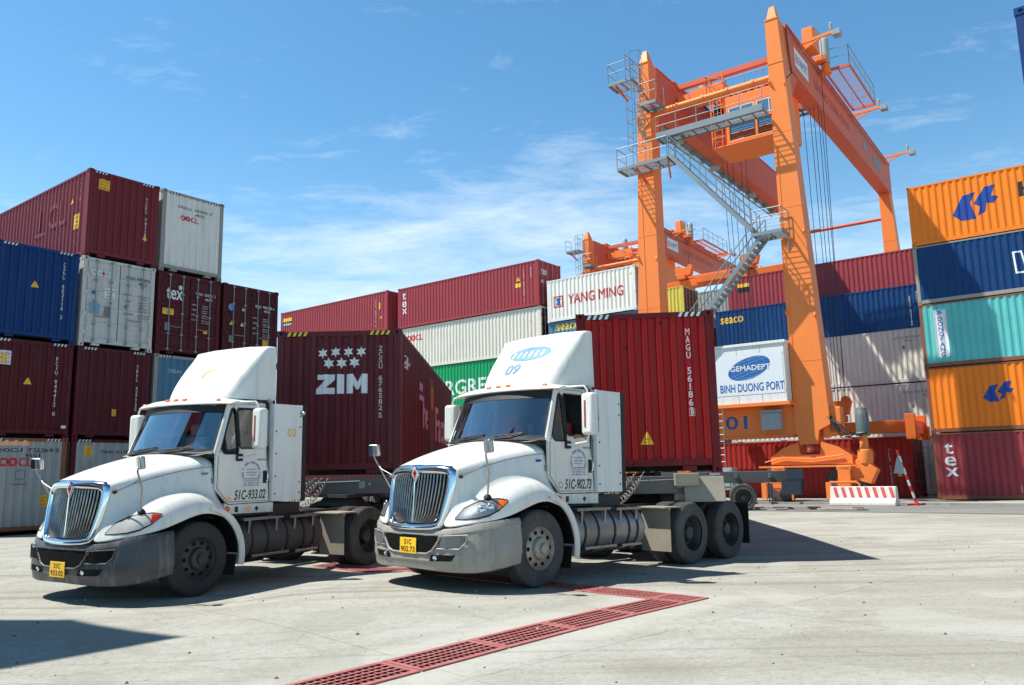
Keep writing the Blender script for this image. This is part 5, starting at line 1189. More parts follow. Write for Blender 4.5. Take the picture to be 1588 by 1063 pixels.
T2 = truck(1, 'white truck with blue 09 on its fairing and dusty grey bumper, in the middle', ('51C', '902.73'), '51C-902.73', None, True)
# ------------------------------------------------------------------ gantry crane. local X across the rows, Y along them (to the left), Z up
KC = 0.935      # size of the crane
CROT = Matrix.Rotation(math.atan2(V.y, V.x) + radians(1.56), 4, 'Z') @ Matrix.Scale(KC, 4)
CM0 = Matrix.Translation(ab(10.52, 34.03, 0.1)) @ CROT
for i_, (b0_, b1_) in enumerate(((33.95, 35.1), (55.9, 57.4))):
    mb = MB(); p_ = [ab(-40, b0_), ab(80, b0_ + (0 if i_ == 0 else 0)), ab(80, b1_), ab(-40, b1_)]
    mb.hexa([(q.x, q.y, -.1) for q in p_], [(q.x, q.y, .1) for q in p_]); tag(mb.build('crane_runway', CONC), kind='structure')
def railing(mb, pts, h=1.05, step=1.1, r=.022, mid=True, posts=True):
    pts = [Vector(p) for p in pts]
    up = Vector((0, 0, h))
    mb.tube([p + up for p in pts], r, 6)
    if mid: mb.tube([p + up * .52 for p in pts], r * .8, 6)
    if posts:
        for p, q in zip(pts, pts[1:]):
            n = max(1, int(round((q - p).length / step)))
            for i in range(n + 1):
                c = p.lerp(q, i / n); mb.tube([c, c + up], r, 6)
def platform(parent, x0, x1, y0, y1, z, open_side='', name='platform', rail_m=None, h=1.05, deck=None, gap=.09):
    mb = MB()
    for x in (x0, x1): mb.box(x - .03, x + .03, y0, y1, z - .16, z)
    for y in (y0, y1): mb.box(x0 + .03, x1 - .03, y - .03, y + .03, z - .16, z)
    n = max(2, int(abs(y1 - y0) / .6))
    for i in range(1, n): y = y0 + (y1 - y0) * i / n; mb.box(x0 + .03, x1 - .03, y - .02, y + .02, z - .10, z - .02)
    # grating of thin bars
    k = x0 + .1
    while k < x1 - .05: mb.box(k - .006, k + .006, y0 + .03, y1 - .03, z - .03, z - .004); k += gap
    d = mb.build(name, deck or GALV, parent)
    mb = MB(); c = {'a': [(x0, y0, z), (x0, y1, z)], 'b': [(x0, y1, z), (x1, y1, z)], 'c': [(x1, y1, z), (x1, y0, z)], 'd': [(x1, y0, z), (x0, y0, z)]}
    for k_, seg in c.items():
        if k_ not in open_side: railing(mb, seg, h)
    if len(mb.v): mb.build('railing', rail_m or GALV, d)
    return d
def ladder(mb, p, q, w_=.4, out=(-1, 0, 0), rungs=.3):
    p = Vector(p); q = Vector(q); s = Vector((0, w_ / 2, 0)); mb.tube([p + s, q + s], .022, 6); mb.tube([p - s, q - s], .022, 6)
    n = int((q - p).length / rungs)
    for i in range(1, n): c = p.lerp(q, i / n); mb.tube([c + s, c - s], .012, 5)
def crane(M, label, detail=True):
    root = empty('gantry_crane', M, label, 'gantry crane', 'gantry cranes of the yard')
    GH, GB_ = 22.9, 20.6        # girder top and underside
    # legs: seen faces of each frame
    legs = {}
    for x0, nm in ((0.0, 'near'), (23.6, 'far')):
        for side in (0, 1):
            def yy(z):      # inner edge fixed, outer edge leans out towards the ground
                inner = .80; w_ = .60 + (22.9 - max(z, 3.0)) * .047
                outer = inner - w_
                return (outer, inner) if side == 0 else (7.85 - inner, 7.85 - outer)
            mb = MB(); sec = []
            for z in ((2.5, 3.1, 3.35, 4.0, 5.5, 9, 13, 17, GB_ if nm == 'far' else 22.9)):
                a_, b_ = yy(z)
                if z < 3.2:
                    k_ = .1 if z > 2.6 else 0
                    a_, b_ = (-.12 - k_, .66 + k_) if side == 0 else (7.19 - k_, 7.97 + k_)
                d0, d1 = (0.0, .95)
                sec.append([(x0 + d0, a_, z), (x0 + d1, a_, z), (x0 + d1, b_, z), (x0 + d0, b_, z)])
            mb.grid([s_ + [s_[0]] for s_ in sec]); mb.add(sec[0], [(0, 1, 2, 3)]); mb.add(sec[-1], [(0, 1, 2, 3)])
            if nm == 'near':      # tapered cap standing above the girder
                a_, b_ = yy(22.9); mb.hexa([(x0 + .05, a_ + .05, 22.9), (x0 + .9, a_ + .05, 22.9), (x0 + .9, b_ - .05, 22.9), (x0 + .05, b_ - .05, 22.9)], [(x0 + .25, a_ + .18, 23.65), (x0 + .5, a_ + .18, 23.65), (x0 + .5, b_ - .18, 23.65), (x0 + .25, b_ - .18, 23.65)])
                mb.box(x0 - .03, x0 + .0, a_ - .03, b_ + .03, 22.86, 22.92); 
                mb.box(x0 - .02, x0 + .0, yy(20)[0] - .01, yy(20)[1] + .01, 20.6, 20.66)
            for z in (6.2, 9.6, 13.4, 17.1):
                a_, b_ = yy(z); mb.box(x0 - .008, x0 + .958, a_ - .006, b_ + .006, z, z + .035)
            mb.box(x0 - .02, x0 + .0, b_ - .16, b_ - .1, 5.0, 16.5)
            lg = mb.build('leg', CRANE, root)
            # brackets: lifting eyes on the leg
            eb = MB()
            if nm == 'near':
                for z in (8.2, 12.1, 19.4):
                    a_, b_ = yy(z); y = a_ if side == 0 else a_; eb.tube([(x0 - .05, a_ + .02, z + .12), (x0 - .14, a_ + .02, z), (x0 - .05, a_ + .02, z - .12)], .045, 6); eb.tube([(x0 - .03, b_ - .02, z + .4), (x0 - .14, b_ - .02, z + .3), (x0 - .03, b_ - .02, z + .18)], .04, 6)
                eb.build('lifting_eye', CRANE, lg)
    # girders with side plate, flanges and rail
    for y0, y1 in ((0.08, .78), (7.07, 7.77)):
        mb = MB(); mb.box(.95, 23.6, y0, y1, GB_ + .05, GH - .02); mb.box(.95, 24.5, y0 - .06, y1 + .06, GH - .02, GH + .02); mb.box(.95, 23.6, y0 - .04, y1 + .04, GB_, GB_ + .05)
        mb.box(23.6, 24.5, y0, y1, GB_, GH - .02); g_ = mb.build('girder', CRANER, root)
        rl = MB(); rl.box(1.0, 24.4, (y0 + y1) / 2 - .04, (y0 + y1) / 2 + .04, GH + .02, GH + .1); rl.build('rail', STEEL, g_)
        if y0 > 1:      # cable tray hung below the left girder
            tr = MB()
            tr.box(1.0, 23, y1 + .02, y1 + .42, GB_ - .05, GB_); k = 1.2
            while k < 23: tr.box(k, k + .12, y1 + .05, y1 + .5, GB_ - .3, GB_ - .052); k += 1.6
            tr.tube([(1, y1 + .5, GB_ - .22), (23, y1 + .5, GB_ - .22)], .05, 6)
            tr.build('cable_tray', GALV, g_)
        else:
            sg = MB(); sg.add([(2.0, y0 - .012, 21.2), (4.3, y0 - .012, 21.2), (4.3, y0 - .012, 22.2), (2.0, y0 - .012, 22.2)], [(0, 1, 2, 3)]); q = sg.build('sign_plate', SIGNW, g_)
            for w1, xx, m_ in (('ELE', 2.15, REDM), ('VATT', 2.75, NAVM)):
                vs, fs = T(w1, 0, 0, .45, .55 if w1 == 'ELE' else 1.35, .03); me = bpy.data.meshes.new('sign_letters'); me.from_pydata([(4.3 - (4.3 - xx) + v.x, y0 - .018, 21.45 + v.y) for v in vs], [], fs); me.materials.append(m_); o = bpy.data.objects.new('sign_letters', me); COL.objects.link(o); o.parent = q
            vs, fs = T('KHONG DUNG DUOI', 0, 0, .55, 7.2, .02); me = bpy.data.meshes.new('faded_warning'); me.from_pydata([(5.4 + v.x, y0 - .012, 21.35 + v.y) for v in vs], [], fs); me.materials.append(flat('faded_red', C(190, 84, 66), .6)); o = bpy.data.objects.new('faded_warning', me); COL.objects.link(o); o.parent = g_
            for x, r_ in ((16.6, .28),):
                me_ = MB(); me_.add([(x + r_ * cos(k * .4), y0 - .012, 21.7 + r_ * sin(k * .4)) for k in range(16)], [tuple(range(16))]); me_.build('round_sign', BLUF, g_)
            me_ = MB(); me_.add([(19.0, y0 - .012, 21.3), (21.0, y0 - .012, 21.3), (21.0, y0 - .012, 22.1), (19.0, y0 - .012, 22.1)], [(0, 1, 2, 3)]); me_.build('sign_plate', GREYM, g_)
            cb = MB(); cb.tube([(.4, -.05, 22.6), (2.5, -.02, 22.5), (7, -.02, 22.45), (14, -.02, 22.4), (23, -.02, 22.4)], .02, 5); cb.tube([(.5, -.03, 22.5), (.7, -.04, 20.9), (.3, -.2, 20.0), (.3, .1, 19.8)], .03, 6); cb.build('cable', CABLE, g_)
    # tie pipes
    mb = MB(); mb.tube([(.3, .8, 20.05), (.3, 7.05, 20.05)], .16, 12)
    for y in (1.6, 2.9, 4.2, 5.6): mb.tube([(.3, y, 20.05), (.3, y + .12, 20.05)], .2, 12)
    mb.tube([(.05, 6.9, 19.7), (.05, 7.6, 19.1)], .1, 8); mb.build('tie_pipe', CRANE, root, smooth=60)
    mb = MB(); mb.tube([(24.0, .8, 18.9), (24.0, 7.05, 18.9)], .12, 10); mb.build('far_tie_pipe', CRANER, root, smooth=60)
    # knee brackets where the leg meets the girder
    for y0, y1 in ((.1, .76), (7.09, 7.75)):
        mb = MB(); mb.hexa([(.95, y0, 19.0), (.96, y0, GB_), (2.3, y0, GB_)], [(.95, y1, 19.0), (.96, y1, GB_), (2.3, y1, GB_)]); mb.build('knee_bracket', CRANER, root)
    # sill beam, numbers
    mb = MB(); mb.box(.12, .85, .3, 7.6, 2.95, 4.2); mb.box(.05, .92, .9, 7.0, 4.2, 4.26); mb.box(.05, .92, .9, 7.0, 2.9, 2.95); sill = mb.build('sill_beam', CRANE, root); mb = MB(); mb.box(23.75, 24.45, .3, 7.6, 2.95, 4.2); mb.build('sill_beam', CRANE, root)
    vs, fs = T('01', 0, 0, .62, 1.05, .03); me = bpy.data.meshes.new('crane_number'); me.from_pydata([(.045 + .07, 4.05 - v.x, 3.3 + v.y) for v in vs], [], fs); me.materials.append(BLUM); o = bpy.data.objects.new('crane_number', me); COL.objects.link(o); o.parent = sill
    mb = MB(); mb.box(-.35, .1, 1.35, 2.2, 3.2, 3.95); mb.box(-.3, .1, 1.3, 2.25, 3.96, 4.1); mb.build('junction_box', GREYD, sill, bevel=.02)
    mb = MB()
    for y in (1.2, 3.2, 5.0): mb.tube([(-.02, y, 2.85), (-.02, y + .25, 2.85), (-.02, y + .25, 2.7), (-.02, y, 2.7)], .02, 5)
    mb.build('clamps', GALV, sill)
    # electrical house with the port sign
    hx0, hx1, hy0, hy1, hz0, hz1 = -.62, 1.25, .84, 6.5, 4.42, 7.05
    mb = MB(); mb.box(hx0, hx1, hy0, hy1, hz0, hz1); mb.box(hx0 - .06, hx1 + .06, hy0 - .06, hy1 + .06, hz1 + .002, hz1 + .13); hs_ = mb.build('switch_house', paint('house_white_paint', C(222, 224, 220), .08, .1, streak=.3), root, bevel=.01)
    mb = MB(); mb.box(hx0 - .1, hx1 + .1, hy0 - .1, hy1 + .1, 4.27, 4.41); mb.build('house_base', CRANE, hs_)
    mb = MB()
    for z in (4.9, 6.6): mb.box(hx0 - .006, hx0, hy0 + .02, hy1 - .02, z, z + .012)
    for k in range(5): mb.box(hx0 - .006, hx0, hy0 + .02 + k * 1.09, hy0 + .032 + k * 1.09, hz0, hz1)
    mb.build('panel_joint', GREYM, hs_)
    mb = MB(); mb.add([(hx0 - .012, y, z) for y, z in ((hy0 + .1, 4.82), (hy1 - .3, 4.82), (hy1 - .3, 6.68), (hy0 + .1, 6.68))], [(0, 1, 2, 3)]); sp = mb.build('sign_panel', SIGNW, hs_)
    def sg(vf, nm, m_, d, cx_=0, par=None):
        vs, fs = vf; me = bpy.data.meshes.new(nm); me.from_pydata([(hx0 - d - v.z, 3.35 - v.x, v.y) for v in vs], [], fs); me.materials.append(m_); o = bpy.data.objects.new(nm, me); COL.objects.link(o); o.parent = par or sp; return o
    rt = radians(16); ecx, ecy = .85, 6.03
    sg(P(ellipse(ecx, ecy, 1.02, .48, 40, rt)), 'globe_logo', BLUM, .016)
    gl = MB(); 
    def EP(u_, v_): return (ecx + 1.02 * u_ * cos(rt) - .48 * v_ * sin(rt), ecy + 1.02 * u_ * sin(rt) + .48 * v_ * cos(rt))
    for k in (-.75, -.45, -.15, .15, .45, .75):
        pts = [EP(k * math.sqrt(max(0, 1 - t_ * t_)) * 1.0, t_) for t_ in [j / 8 for j in range(-8, 9)]]; gl.tube([(hx0 - .018, 3.35 - x, z) for x, z in pts], .007, 4)
    for k in (-.6, -.3, .35, .65):
        pts = [EP(t_ * math.sqrt(1 - k * k), k + .08 * (1 - t_ * t_)) for t_ in [j / 8 for j in range(-8, 9)]]; gl.tube([(hx0 - .018, 3.35 - x, z) for x, z in pts], .007, 4)
    gl.build('globe_lines', LBLUE, sp)
    sg(T('GEMADEPT', -.02, 5.92, .24, 1.85, .03), 'sign_letters', WH, .022)
    sg(T('BINH DUONG PORT', -.56, 4.96, .38, 2.97, .02), 'sign_letters', BLUM, .018)
    # bogies
    for (xc, tag_) in ((.48, 'near'), (24.1, 'far')):
        for yc in ((.25, 7.6) if detail else (.25, 7.6)):
            bg_ = MB(); t0 = [(-1.75, 1.62), (1.75, 1.62), (1.75, 1.95), (1.2, 2.35), (.5, 2.6), (.42, 2.05), (-.42, 2.05), (-.5, 2.6), (-1.2, 2.35), (-1.75, 1.95)]
            loop = [(yc + y, z) for y, z in t0]
            bg_.prism(loop, xc - .42, xc - .3, 'X'); bg_.prism(loop, xc + .3, xc + .42, 'X'); bg_.box(xc - .3, xc + .3, yc - 1.75, yc + 1.75, 1.62, 1.7)
            b_ = bg_.build('bogie', CRANE, root)
            pn_ = MB(); pn_.lathe([(xc - .5, .16), (xc + .5, .16)], (0, yc, 2.3), 'X', 16); pn_.lathe([(xc - .55, .07), (xc - .4, .09)], (0, yc, 2.3), 'X', 10); pn_.build('pivot_pin', CRANER, b_)
            br = MB(); br.box(xc - .52, xc - .4, yc - 1.9, yc + 2.3, 1.5, 1.58); br.tube([(xc - .5, yc + 2.0, 1.75), (xc - .5, yc + 1.2, 1.95), (xc - .5, yc, 1.85), (xc - .5, yc - 1.4, 2.0)], .03, 6); br.build('hose_rail', CRANE, b_)
            for yo in (-1.4, 1.4):
                y = yc + yo; R_ = .83
                fk = MB(); fk.box(xc - .62, xc - .42, y - .26, y + .26, .55, 1.5); fk.box(xc - .62, xc + .5, y - .3, y + .3, 1.35, 1.55); fk.box(xc + .42, xc + .58, y - .26, y + .26, .55, 1.5); fk.build('wheel_fork', CRANE, b_, bevel=.03)
                tm = MB(); pr = [(xc - .3, .45), (xc - .33, .6), (xc - .3, .78), (xc - .24, R_), (xc + .24, R_), (xc + .3, .78), (xc + .33, .6), (xc + .3, .45)]; tm.lathe(pr, (0, y, R_), 'X', 36)
                for k in range(30):
                    a_ = 2 * pi * k / 30
                    for s_ in (-1, 1):
                        c_ = Vector((xc + s_ * .13, y + (R_ + .012) * cos(a_ + s_ * .05), R_ + (R_ + .012) * sin(a_ + s_ * .05))); tdir = Vector((0, -sin(a_), cos(a_)))
                        tm.bar(c_ - Vector((s_ * .11, 0, 0)) - tdir * .03, c_ + Vector((s_ * .13, 0, 0)) + tdir * .03, .07, .045, (0, cos(a_), sin(a_)))
                tw = tm.build('wheel', TYRED, b_, smooth=30)
                hm = MB(); hm.lathe([(xc - .31, .42), (xc - .2, .35), (xc - .25, .1)], (0, y, R_), 'X', 20); hm.build('hub', CRANER, tw, smooth=40)
                gd = MB(); gd.tube([(xc - .75, y + .55, .1), (xc - .75, y + .55, .85), (xc - .75, y - .5, .85), (xc - .75, y - .62, .75), (xc - .75, y - .62, .1)], .05, 6); gd.box(xc - .78, xc - .72, y + .5, y + .75, .15, .85); gd.build('wheel_guard', CRANE, b_)
            if yc < 1 and tag_ == 'near':      # travel drive on the outer wheel
                y = yc - 1.95
                dm = MB(); dm.hexa([(xc - .35, y + .35, .95), (xc - .35, y - .45, .75), (xc - .35, y - .75, 1.35), (xc - .35, y - .1, 1.9), (xc - .35, y + .35, 1.6)], [(xc + .25, y + .35, .95), (xc + .25, y - .45, .75), (xc + .25, y - .75, 1.35), (xc + .25, y - .1, 1.9), (xc + .25, y + .35, 1.6)])
                dm.lathe([(1.6, .3), (1.9, .33), (2.2, .3), (2.25, .18), (2.75, .16), (2.8, .26)], (xc - .1, y - .25, 0), 'Z', 20); dr = dm.build('drive_gearbox', CRANE, b_, bevel=.03, smooth=40)
                mm = MB(); mm.lathe([(2.8, .3), (2.9, .32), (2.95, .27), (3.75, .27), (3.8, .24), (3.98, .2), (4.05, .06)], (xc - .1, y - .25, 0), 'Z', 24)
                for k in range(20): a_ = 2 * pi * k / 20; mm.box(xc - .1 + .26 * cos(a_) - .012, xc - .1 + .26 * cos(a_) + .02, y - .25 + .26 * sin(a_) - .012, y - .25 + .26 * sin(a_) + .012, 3.0, 3.7)
                mm.build('drive_motor', flat('motor_grey', C(96, 106, 108), .5), dr, smooth=40)
                tk = MB(); tk.box(xc - .3, xc + .25, y + .55, y + 1.1, 2.95, 4.1); tk.hexa([(xc - .3, yc - .6, 2.75), (xc + .2, yc - .6, 2.75), (xc + .2, yc - 1.35, 2.95), (xc - .3, yc - 1.35, 2.95)], [(xc - .3, yc - .6, 3.7), (xc + .2, yc - .6, 3.7), (xc + .2, yc - 1.0, 3.6), (xc - .3, yc - 1.0, 3.6)]); tk.build('oil_tank', CRANE, b_, bevel=.05)
                hz = MB()
                for k in range(7):
                    random.seed(k + 40); p0 = Vector((xc - .4, yc - .6 - .1 * k, 3.9 - .1 * k)); p1 = Vector((xc - .35, y - .1 * k, 2.6 + .06 * k)); mid_ = (p0 + p1) / 2 + Vector((-.2, random.uniform(-.2, .2), random.uniform(-.5, -.1))); hz.tube([p0, (p0 + mid_) / 2 + Vector((0, 0, .1)), mid_, (p1 + mid_) / 2, p1], .022, 6)
                for k in range(5): hz.box(xc - .42, xc - .3, yc - .75 - .14 * k, yc - .66 - .14 * k, 3.8 - .2 * k, 4.1 - .2 * k)
                hz.build('hydraulic_hoses', CABLE, b_)
    # ladder and small cabinet at the sill (left part)
    mb = MB(); ladder(mb, (-.75, 4.1, .9), (-.75, 4.1, 4.3), .55); mb.build('access_ladder', GALV, root)
    mb = MB(); mb.box(-.9, -.2, 3.5, 4.4, .55, 1.55); mb.box(-.93, -.9, 3.6, 4.3, .7, 1.45); mb.build('control_cabinet', GREYD, root, bevel=.03)
    # trolley between the girders
    tx = 3.2
    mb = MB()
    for y in (.45, 7.4): mb.box(tx + .4, tx + 8.0, y - .18, y + .18, 22.98, 23.3)
    for x in (tx + .6, tx + 3, tx + 5.2, tx + 7.6): mb.box(x - .15, x + .15, .3, 7.55, 22.7, 22.98)
    tr = mb.build('trolley', CRANER, root)
    mb = MB()
    for x in (tx + 1, tx + 7.2):
        for y in (.43, 7.42): mb.lathe([(y - .07, .28), (y + .07, .28)], (x, 0, 23.15), 'Y', 18)
    mb.build('trolley_wheels', STEEL, tr)
    mb = MB(); mb.lathe([(2.4, .42), (2.45, .5), (2.5, .42), (5.4, .42), (5.45, .5), (5.5, .42)], (tx + 4.4, 0, 22.35), 'Y', 24); mb.box(tx + 3.8, tx + 5, 1.4, 2.3, 22.0, 22.7); mb.box(tx + 3.9, tx + 4.9, 5.6, 6.3, 22.0, 22.7); mb.build('hoist_drum', DARK, tr)
    # cabin and machine house hanging at the near end of the trolley
    hx0, hx1 = tx - .2, tx + 2.4; hy0, hy1 = 1.0, 4.1
    mb = MB(); mb.box(hx0, hx1, hy0, hy1, 18.45, 18.6); mb.box(hx0, hx1, hy0, hy1, 20.45, 21.05); mb.box(hx0 + .02, hx1, hy0, hy0 + .12, 18.6, 20.45)
    for y in (hy0, 2.45, hy1 - .14): mb.box(hx0, hx0 + .14, y, y + .14, 18.6, 20.45)
    mb.box(hx0, hx0 + .1, hy0 + .14, hy1 - .14, 19.48, 19.62); mb.box(hx1 - .1, hx1, hy0, hy1, 18.6, 20.45); mb.box(hx0, hx1, hy0, 4.95, 18.38, 18.44); cab_ = mb.build('machine_house', CRANE, tr, bevel=.02)
    for (ya, yb) in ((hy0 + .16, 2.43), (2.61, hy1 - .16)):
        for (za, zb2, nm) in ((18.68, 19.42, 'window'), (19.68, 20.4, 'window')):
            wm = MB(); wm.box(hx0 + .03, hx0 + .05, ya, yb, za, zb2); wn = wm.build(nm, CRGL, cab_)
            fm_ = MB(); 
            for y in (ya, yb): fm_.box(hx0 - .01, hx0 + .03, y - .025, y + .025, za, zb2)
            for z in (za, zb2): fm_.box(hx0 - .01, hx0 + .03, ya, yb, z - .025, z + .025)
            if za > 19: fm_.box(hx0 - .01, hx0 + .03, (ya + yb) / 2 - .02, (ya + yb) / 2 + .02, za, zb2)
            else:
                for q in range(5): fm_.box(hx0 - .005, hx0 + .02, ya, yb, za + .12 + q * .13, za + .13 + q * .13)
            fm_.build('window_frame', SIGNW if za > 19 else FRAMEM, wn)
    mb = MB(); mb.box(hx1 - .3, hx1 - .1, hy0 + .2, hy1 - .2, 18.7, 20.4); mb.build('cabinets', FRAMEM, cab_)
    # open frame with ladders to the left of the house
    mb = MB(); gm_ = MB()
    for y in (4.2, 4.95): 
        for x in (hx0 + .1, hx1 - .2): mb.tube([(x, y, 18.4), (x, y, 22.7)], .04, 6)
    for z in (19.0, 19.6, 20.2, 20.8, 21.4, 22.0): mb.tube([(hx0 + .1, 4.2, z), (hx0 + .1, 4.95, z)], .03, 6); mb.tube([(hx1 - .2, 4.2, z), (hx1 - .2, 4.95, z)], .03, 6)
    ladder(mb, (hx0 - .02, 4.55, 18.4), (hx0 - .02, 4.55, 21.6), .42); railing(mb, [(hx0 + .1, 4.2, 18.44), (hx0 + .1, 4.95, 18.44), (hx1, 4.95, 18.44)], 1.0)
    mb.box(hx0 + .1, hx1, 4.15, 5.0, 21.5, 21.56); mb.box(hx0 + .4, hx0 + 1.3, 4.3, 6.2, 21.6, 22.3); mb.box(hx0 + .5, hx0 + .9, 6.3, 7.0, 21.7, 22.2)
    for k in range(8): mb.box(hx0 + .15, hx0 + .3, 1.6 + k * .4, 1.75 + k * .4, 21.1, 21.35 + .1 * (k % 3))
    mb.build('ladder_frame', CRANE, tr)
    mb = MB(); mb.box(hx0 + .3, hx0 + .45, 4.4, 4.6, 18.5, 18.8); mb.build('fire_extinguisher', REDL, tr)
    mb = MB(); railing(mb, [(hx0, 1.0, 21.08), (hx0, 4.0, 21.08), (hx0, 5.1, 21.6), (hx0 + 1.5, 5.1, 21.6)], 1.0, 1.0); railing(mb, [(hx1, 1.0, 21.3), (hx1, 5.0, 21.3)], 1.15, 1.0); mb.build('roof_railing', GALV, tr)
    mb = MB(); mb.lathe([(22.98, .28), (23.9, .28), (24.1, .2), (24.2, .05)], (tx + 2.8, 6.4, 0), 'Z', 16); mb.build('hoist_motor', GREYD, tr, smooth=50)
    mb = MB(); mb.lathe([(22.98, .24), (24.3, .24), (24.5, .16), (24.55, .05)], (tx + 3.2, -.35, 0), 'Z', 16); mb.build('travel_motor', GREYD, tr, smooth=50)
    mb = MB(); mb.lathe([(22.4, .3), (22.98, .2)], (tx + 3.2, -.35, 0), 'Z', 10); mb.box(tx + 1.0, tx + 2.2, -.35, .2, 23.1, 24.2); mb.box(tx + 2.6, tx + 3.2, -.5, .1, 22.98, 23.3); mb.build('gear_housing', CRANE, tr, bevel=.03)
    pf = platform(tr, tx + 3.4, tx + 9.4, -1.5, -.25, 22.75, 'c' if False else 'b', 'trolley_platform', GALV, 1.1, CRANER, .3); pf2 = platform(tr, tx + 3.0, tx + 8.0, 1.0, 6.6, 22.66, 'abcd', 'trolley_deck', GALV, 1.1, FRAMEM, .45)
    mb = MB(); mb.tube([(tx + 1.2, -.35, 24.2), (tx + 2.2, -.35, 24.35), (tx + 2.6, -.35, 24.2), (tx + 2.6, -.35, 22.9)], .03, 6); mb.build('hand_loop', GALV, tr)
    # floodlight arms
    for x in (3.0, 13.6, 22.4):
        mb = MB(); mb.bar((x, .05, GH - .15), (x - .1, -1.7, GH - .1), .12, .14); mb.bar((x, .05, GH - .6), (x - .08, -1.1, GH - .15), .07, .07); am = mb.build('lamp_arm', CRANE, root)
        mb = MB(); mb.box(x - .35, x + .15, -2.0, -1.62, GH - .38, GH - .12); mb.lathe([(GH, .06), (GH + .35, .09), (GH + .45, .03)], (x - .1, -1.55, 0), 'Z', 8); mb.build('floodlight', GREYD, am, bevel=.02)
    for x in (4.2, 9.5, 16):
        mb = MB(); mb.box(x, x + .35, 7.2, 7.7, GB_ - .75, GB_ - .5); mb.tube([(x + .17, 7.45, GB_ - .5), (x + .17, 7.45, GB_)], .02, 5); mb.build('underslung_lamp', GREYD, root)
    # catwalk and platforms on the near side
    platform(root, -.95, -.15, .9, 6.35, 18.15, 'cd', 'catwalk', GALV)
    mb = MB(); mb.box(-1.0, -.97, .9, 6.35, 18.0, 18.32); mb.build('kick_plate', GALV, root)
    platform(root, -1.05, -.05, 7.6, 8.9, 21.75, 'c', 'platform'); platform(root, -1.1, -.1, 6.2, 7.1, 20.1, 'c', 'platform'); platform(root, -1.1, -.06, 5.75, 8.55, 16.95, 'c', 'platform')
    mb = MB(); ladder(mb, (-.5, 7.45, 17.0), (-.5, 7.45, 23.0), .5)
    for z in [17.8 + .75 * k for k in range(8)]: mb.tube([(-.5 + .0, 7.1, z), (-1.1, 7.05, z), (-1.28, 7.45, z), (-1.1, 7.85, z), (-.5, 7.8, z)], .018, 5)
    for y, x in ((7.05, -1.1), (7.85, -1.1), (7.45, -1.28)): mb.tube([(x, y, 17.8), (x, y, 23.1)], .018, 5)
    mb.build('caged_ladder', GALV, root)
    mb = MB(); mb.bar((.0, 6.1, 16.2), (-.9, 5.8, 16.85), .08, .12); mb.bar((.0, 7.4, 16.2), (-.9, 7.6, 16.85), .08, .12); mb.bar((0, 8.3, 21.0), (-.8, 8.6, 21.65), .08, .12); mb.build('platform_bracket', CRANER, root)
    # stairs
    def stairs(p, q, nm):
        p, q = Vector(p), Vector(q); mb = MB(); w_ = .38
        for s_ in (-1, 1): mb.bar(p + Vector((s_ * w_, 0, 0)), q + Vector((s_ * w_, 0, 0)), .04, .2, (0, 0, 1))
        n = int((q - p).length / .27)
        for i in range(n): c = p.lerp(q, (i + .5) / n); mb.box(c.x - w_, c.x + w_, c.y - .13, c.y + .13, c.z - .02, c.z + .015)
        st = mb.build(nm, GALV, root); mb = MB()
        for s_ in (-1, 1):
            a_, b_ = p + Vector((s_ * w_, 0, 0)), q + Vector((s_ * w_, 0, 0)); railing(mb, [a_, b_], 1.0, 1.3, .025)
        mb.build('handrail', GALV, st)
    stairs((-.75, 5.65, 17.0), (-.75, 1.75, 12.3), 'stairs'); stairs((-.75, 1.35, 11.95), (-.75, 5.6, 7.25), 'stairs')
    platform(root, -1.2, -.1, .35, 1.7, 12.12, 'b', 'landing', GALV)
    mb = MB(); mb.tube([(-.1, .4, 12.1), (.0, .5, 11.4)], .05, 6); mb.build('landing_bracket', GALV, root)
    # hoist ropes down to the spreader
    mb = MB(); zb_ = 4.7
    for y, dy in ((-.15, .15), (.15, .3), (.4, .45), (.6, .6), (.95, .9), (4.3, 4.2), (4.6, 4.5), (5.1, 4.9), (5.4, 5.2), (5.7, 5.4)):
        for x in (tx + 2.9, ): mb.tube([(x, y, 22.6), (x + .35 - .1 * (y > 3), dy, zb_)], .016, 4)
    for y in (.2, 4.8): mb.tube([(tx + 3.6, y, 22.6), (tx + 3.7, y, zb_ + .2)], .016, 4)
    mb.build('hoist_ropes', ROPE, root)
    return root
CR1 = crane(CM0, 'large orange gantry crane with white switch house, straddling the rows at right')
CR2 = copy_tree(CR1)
CR2.matrix_world = Matrix.Translation(ab(29.36, 58.34, 0.1)) @ CROT
CR2['label'] = 'farther orange gantry crane rising behind the short white container'
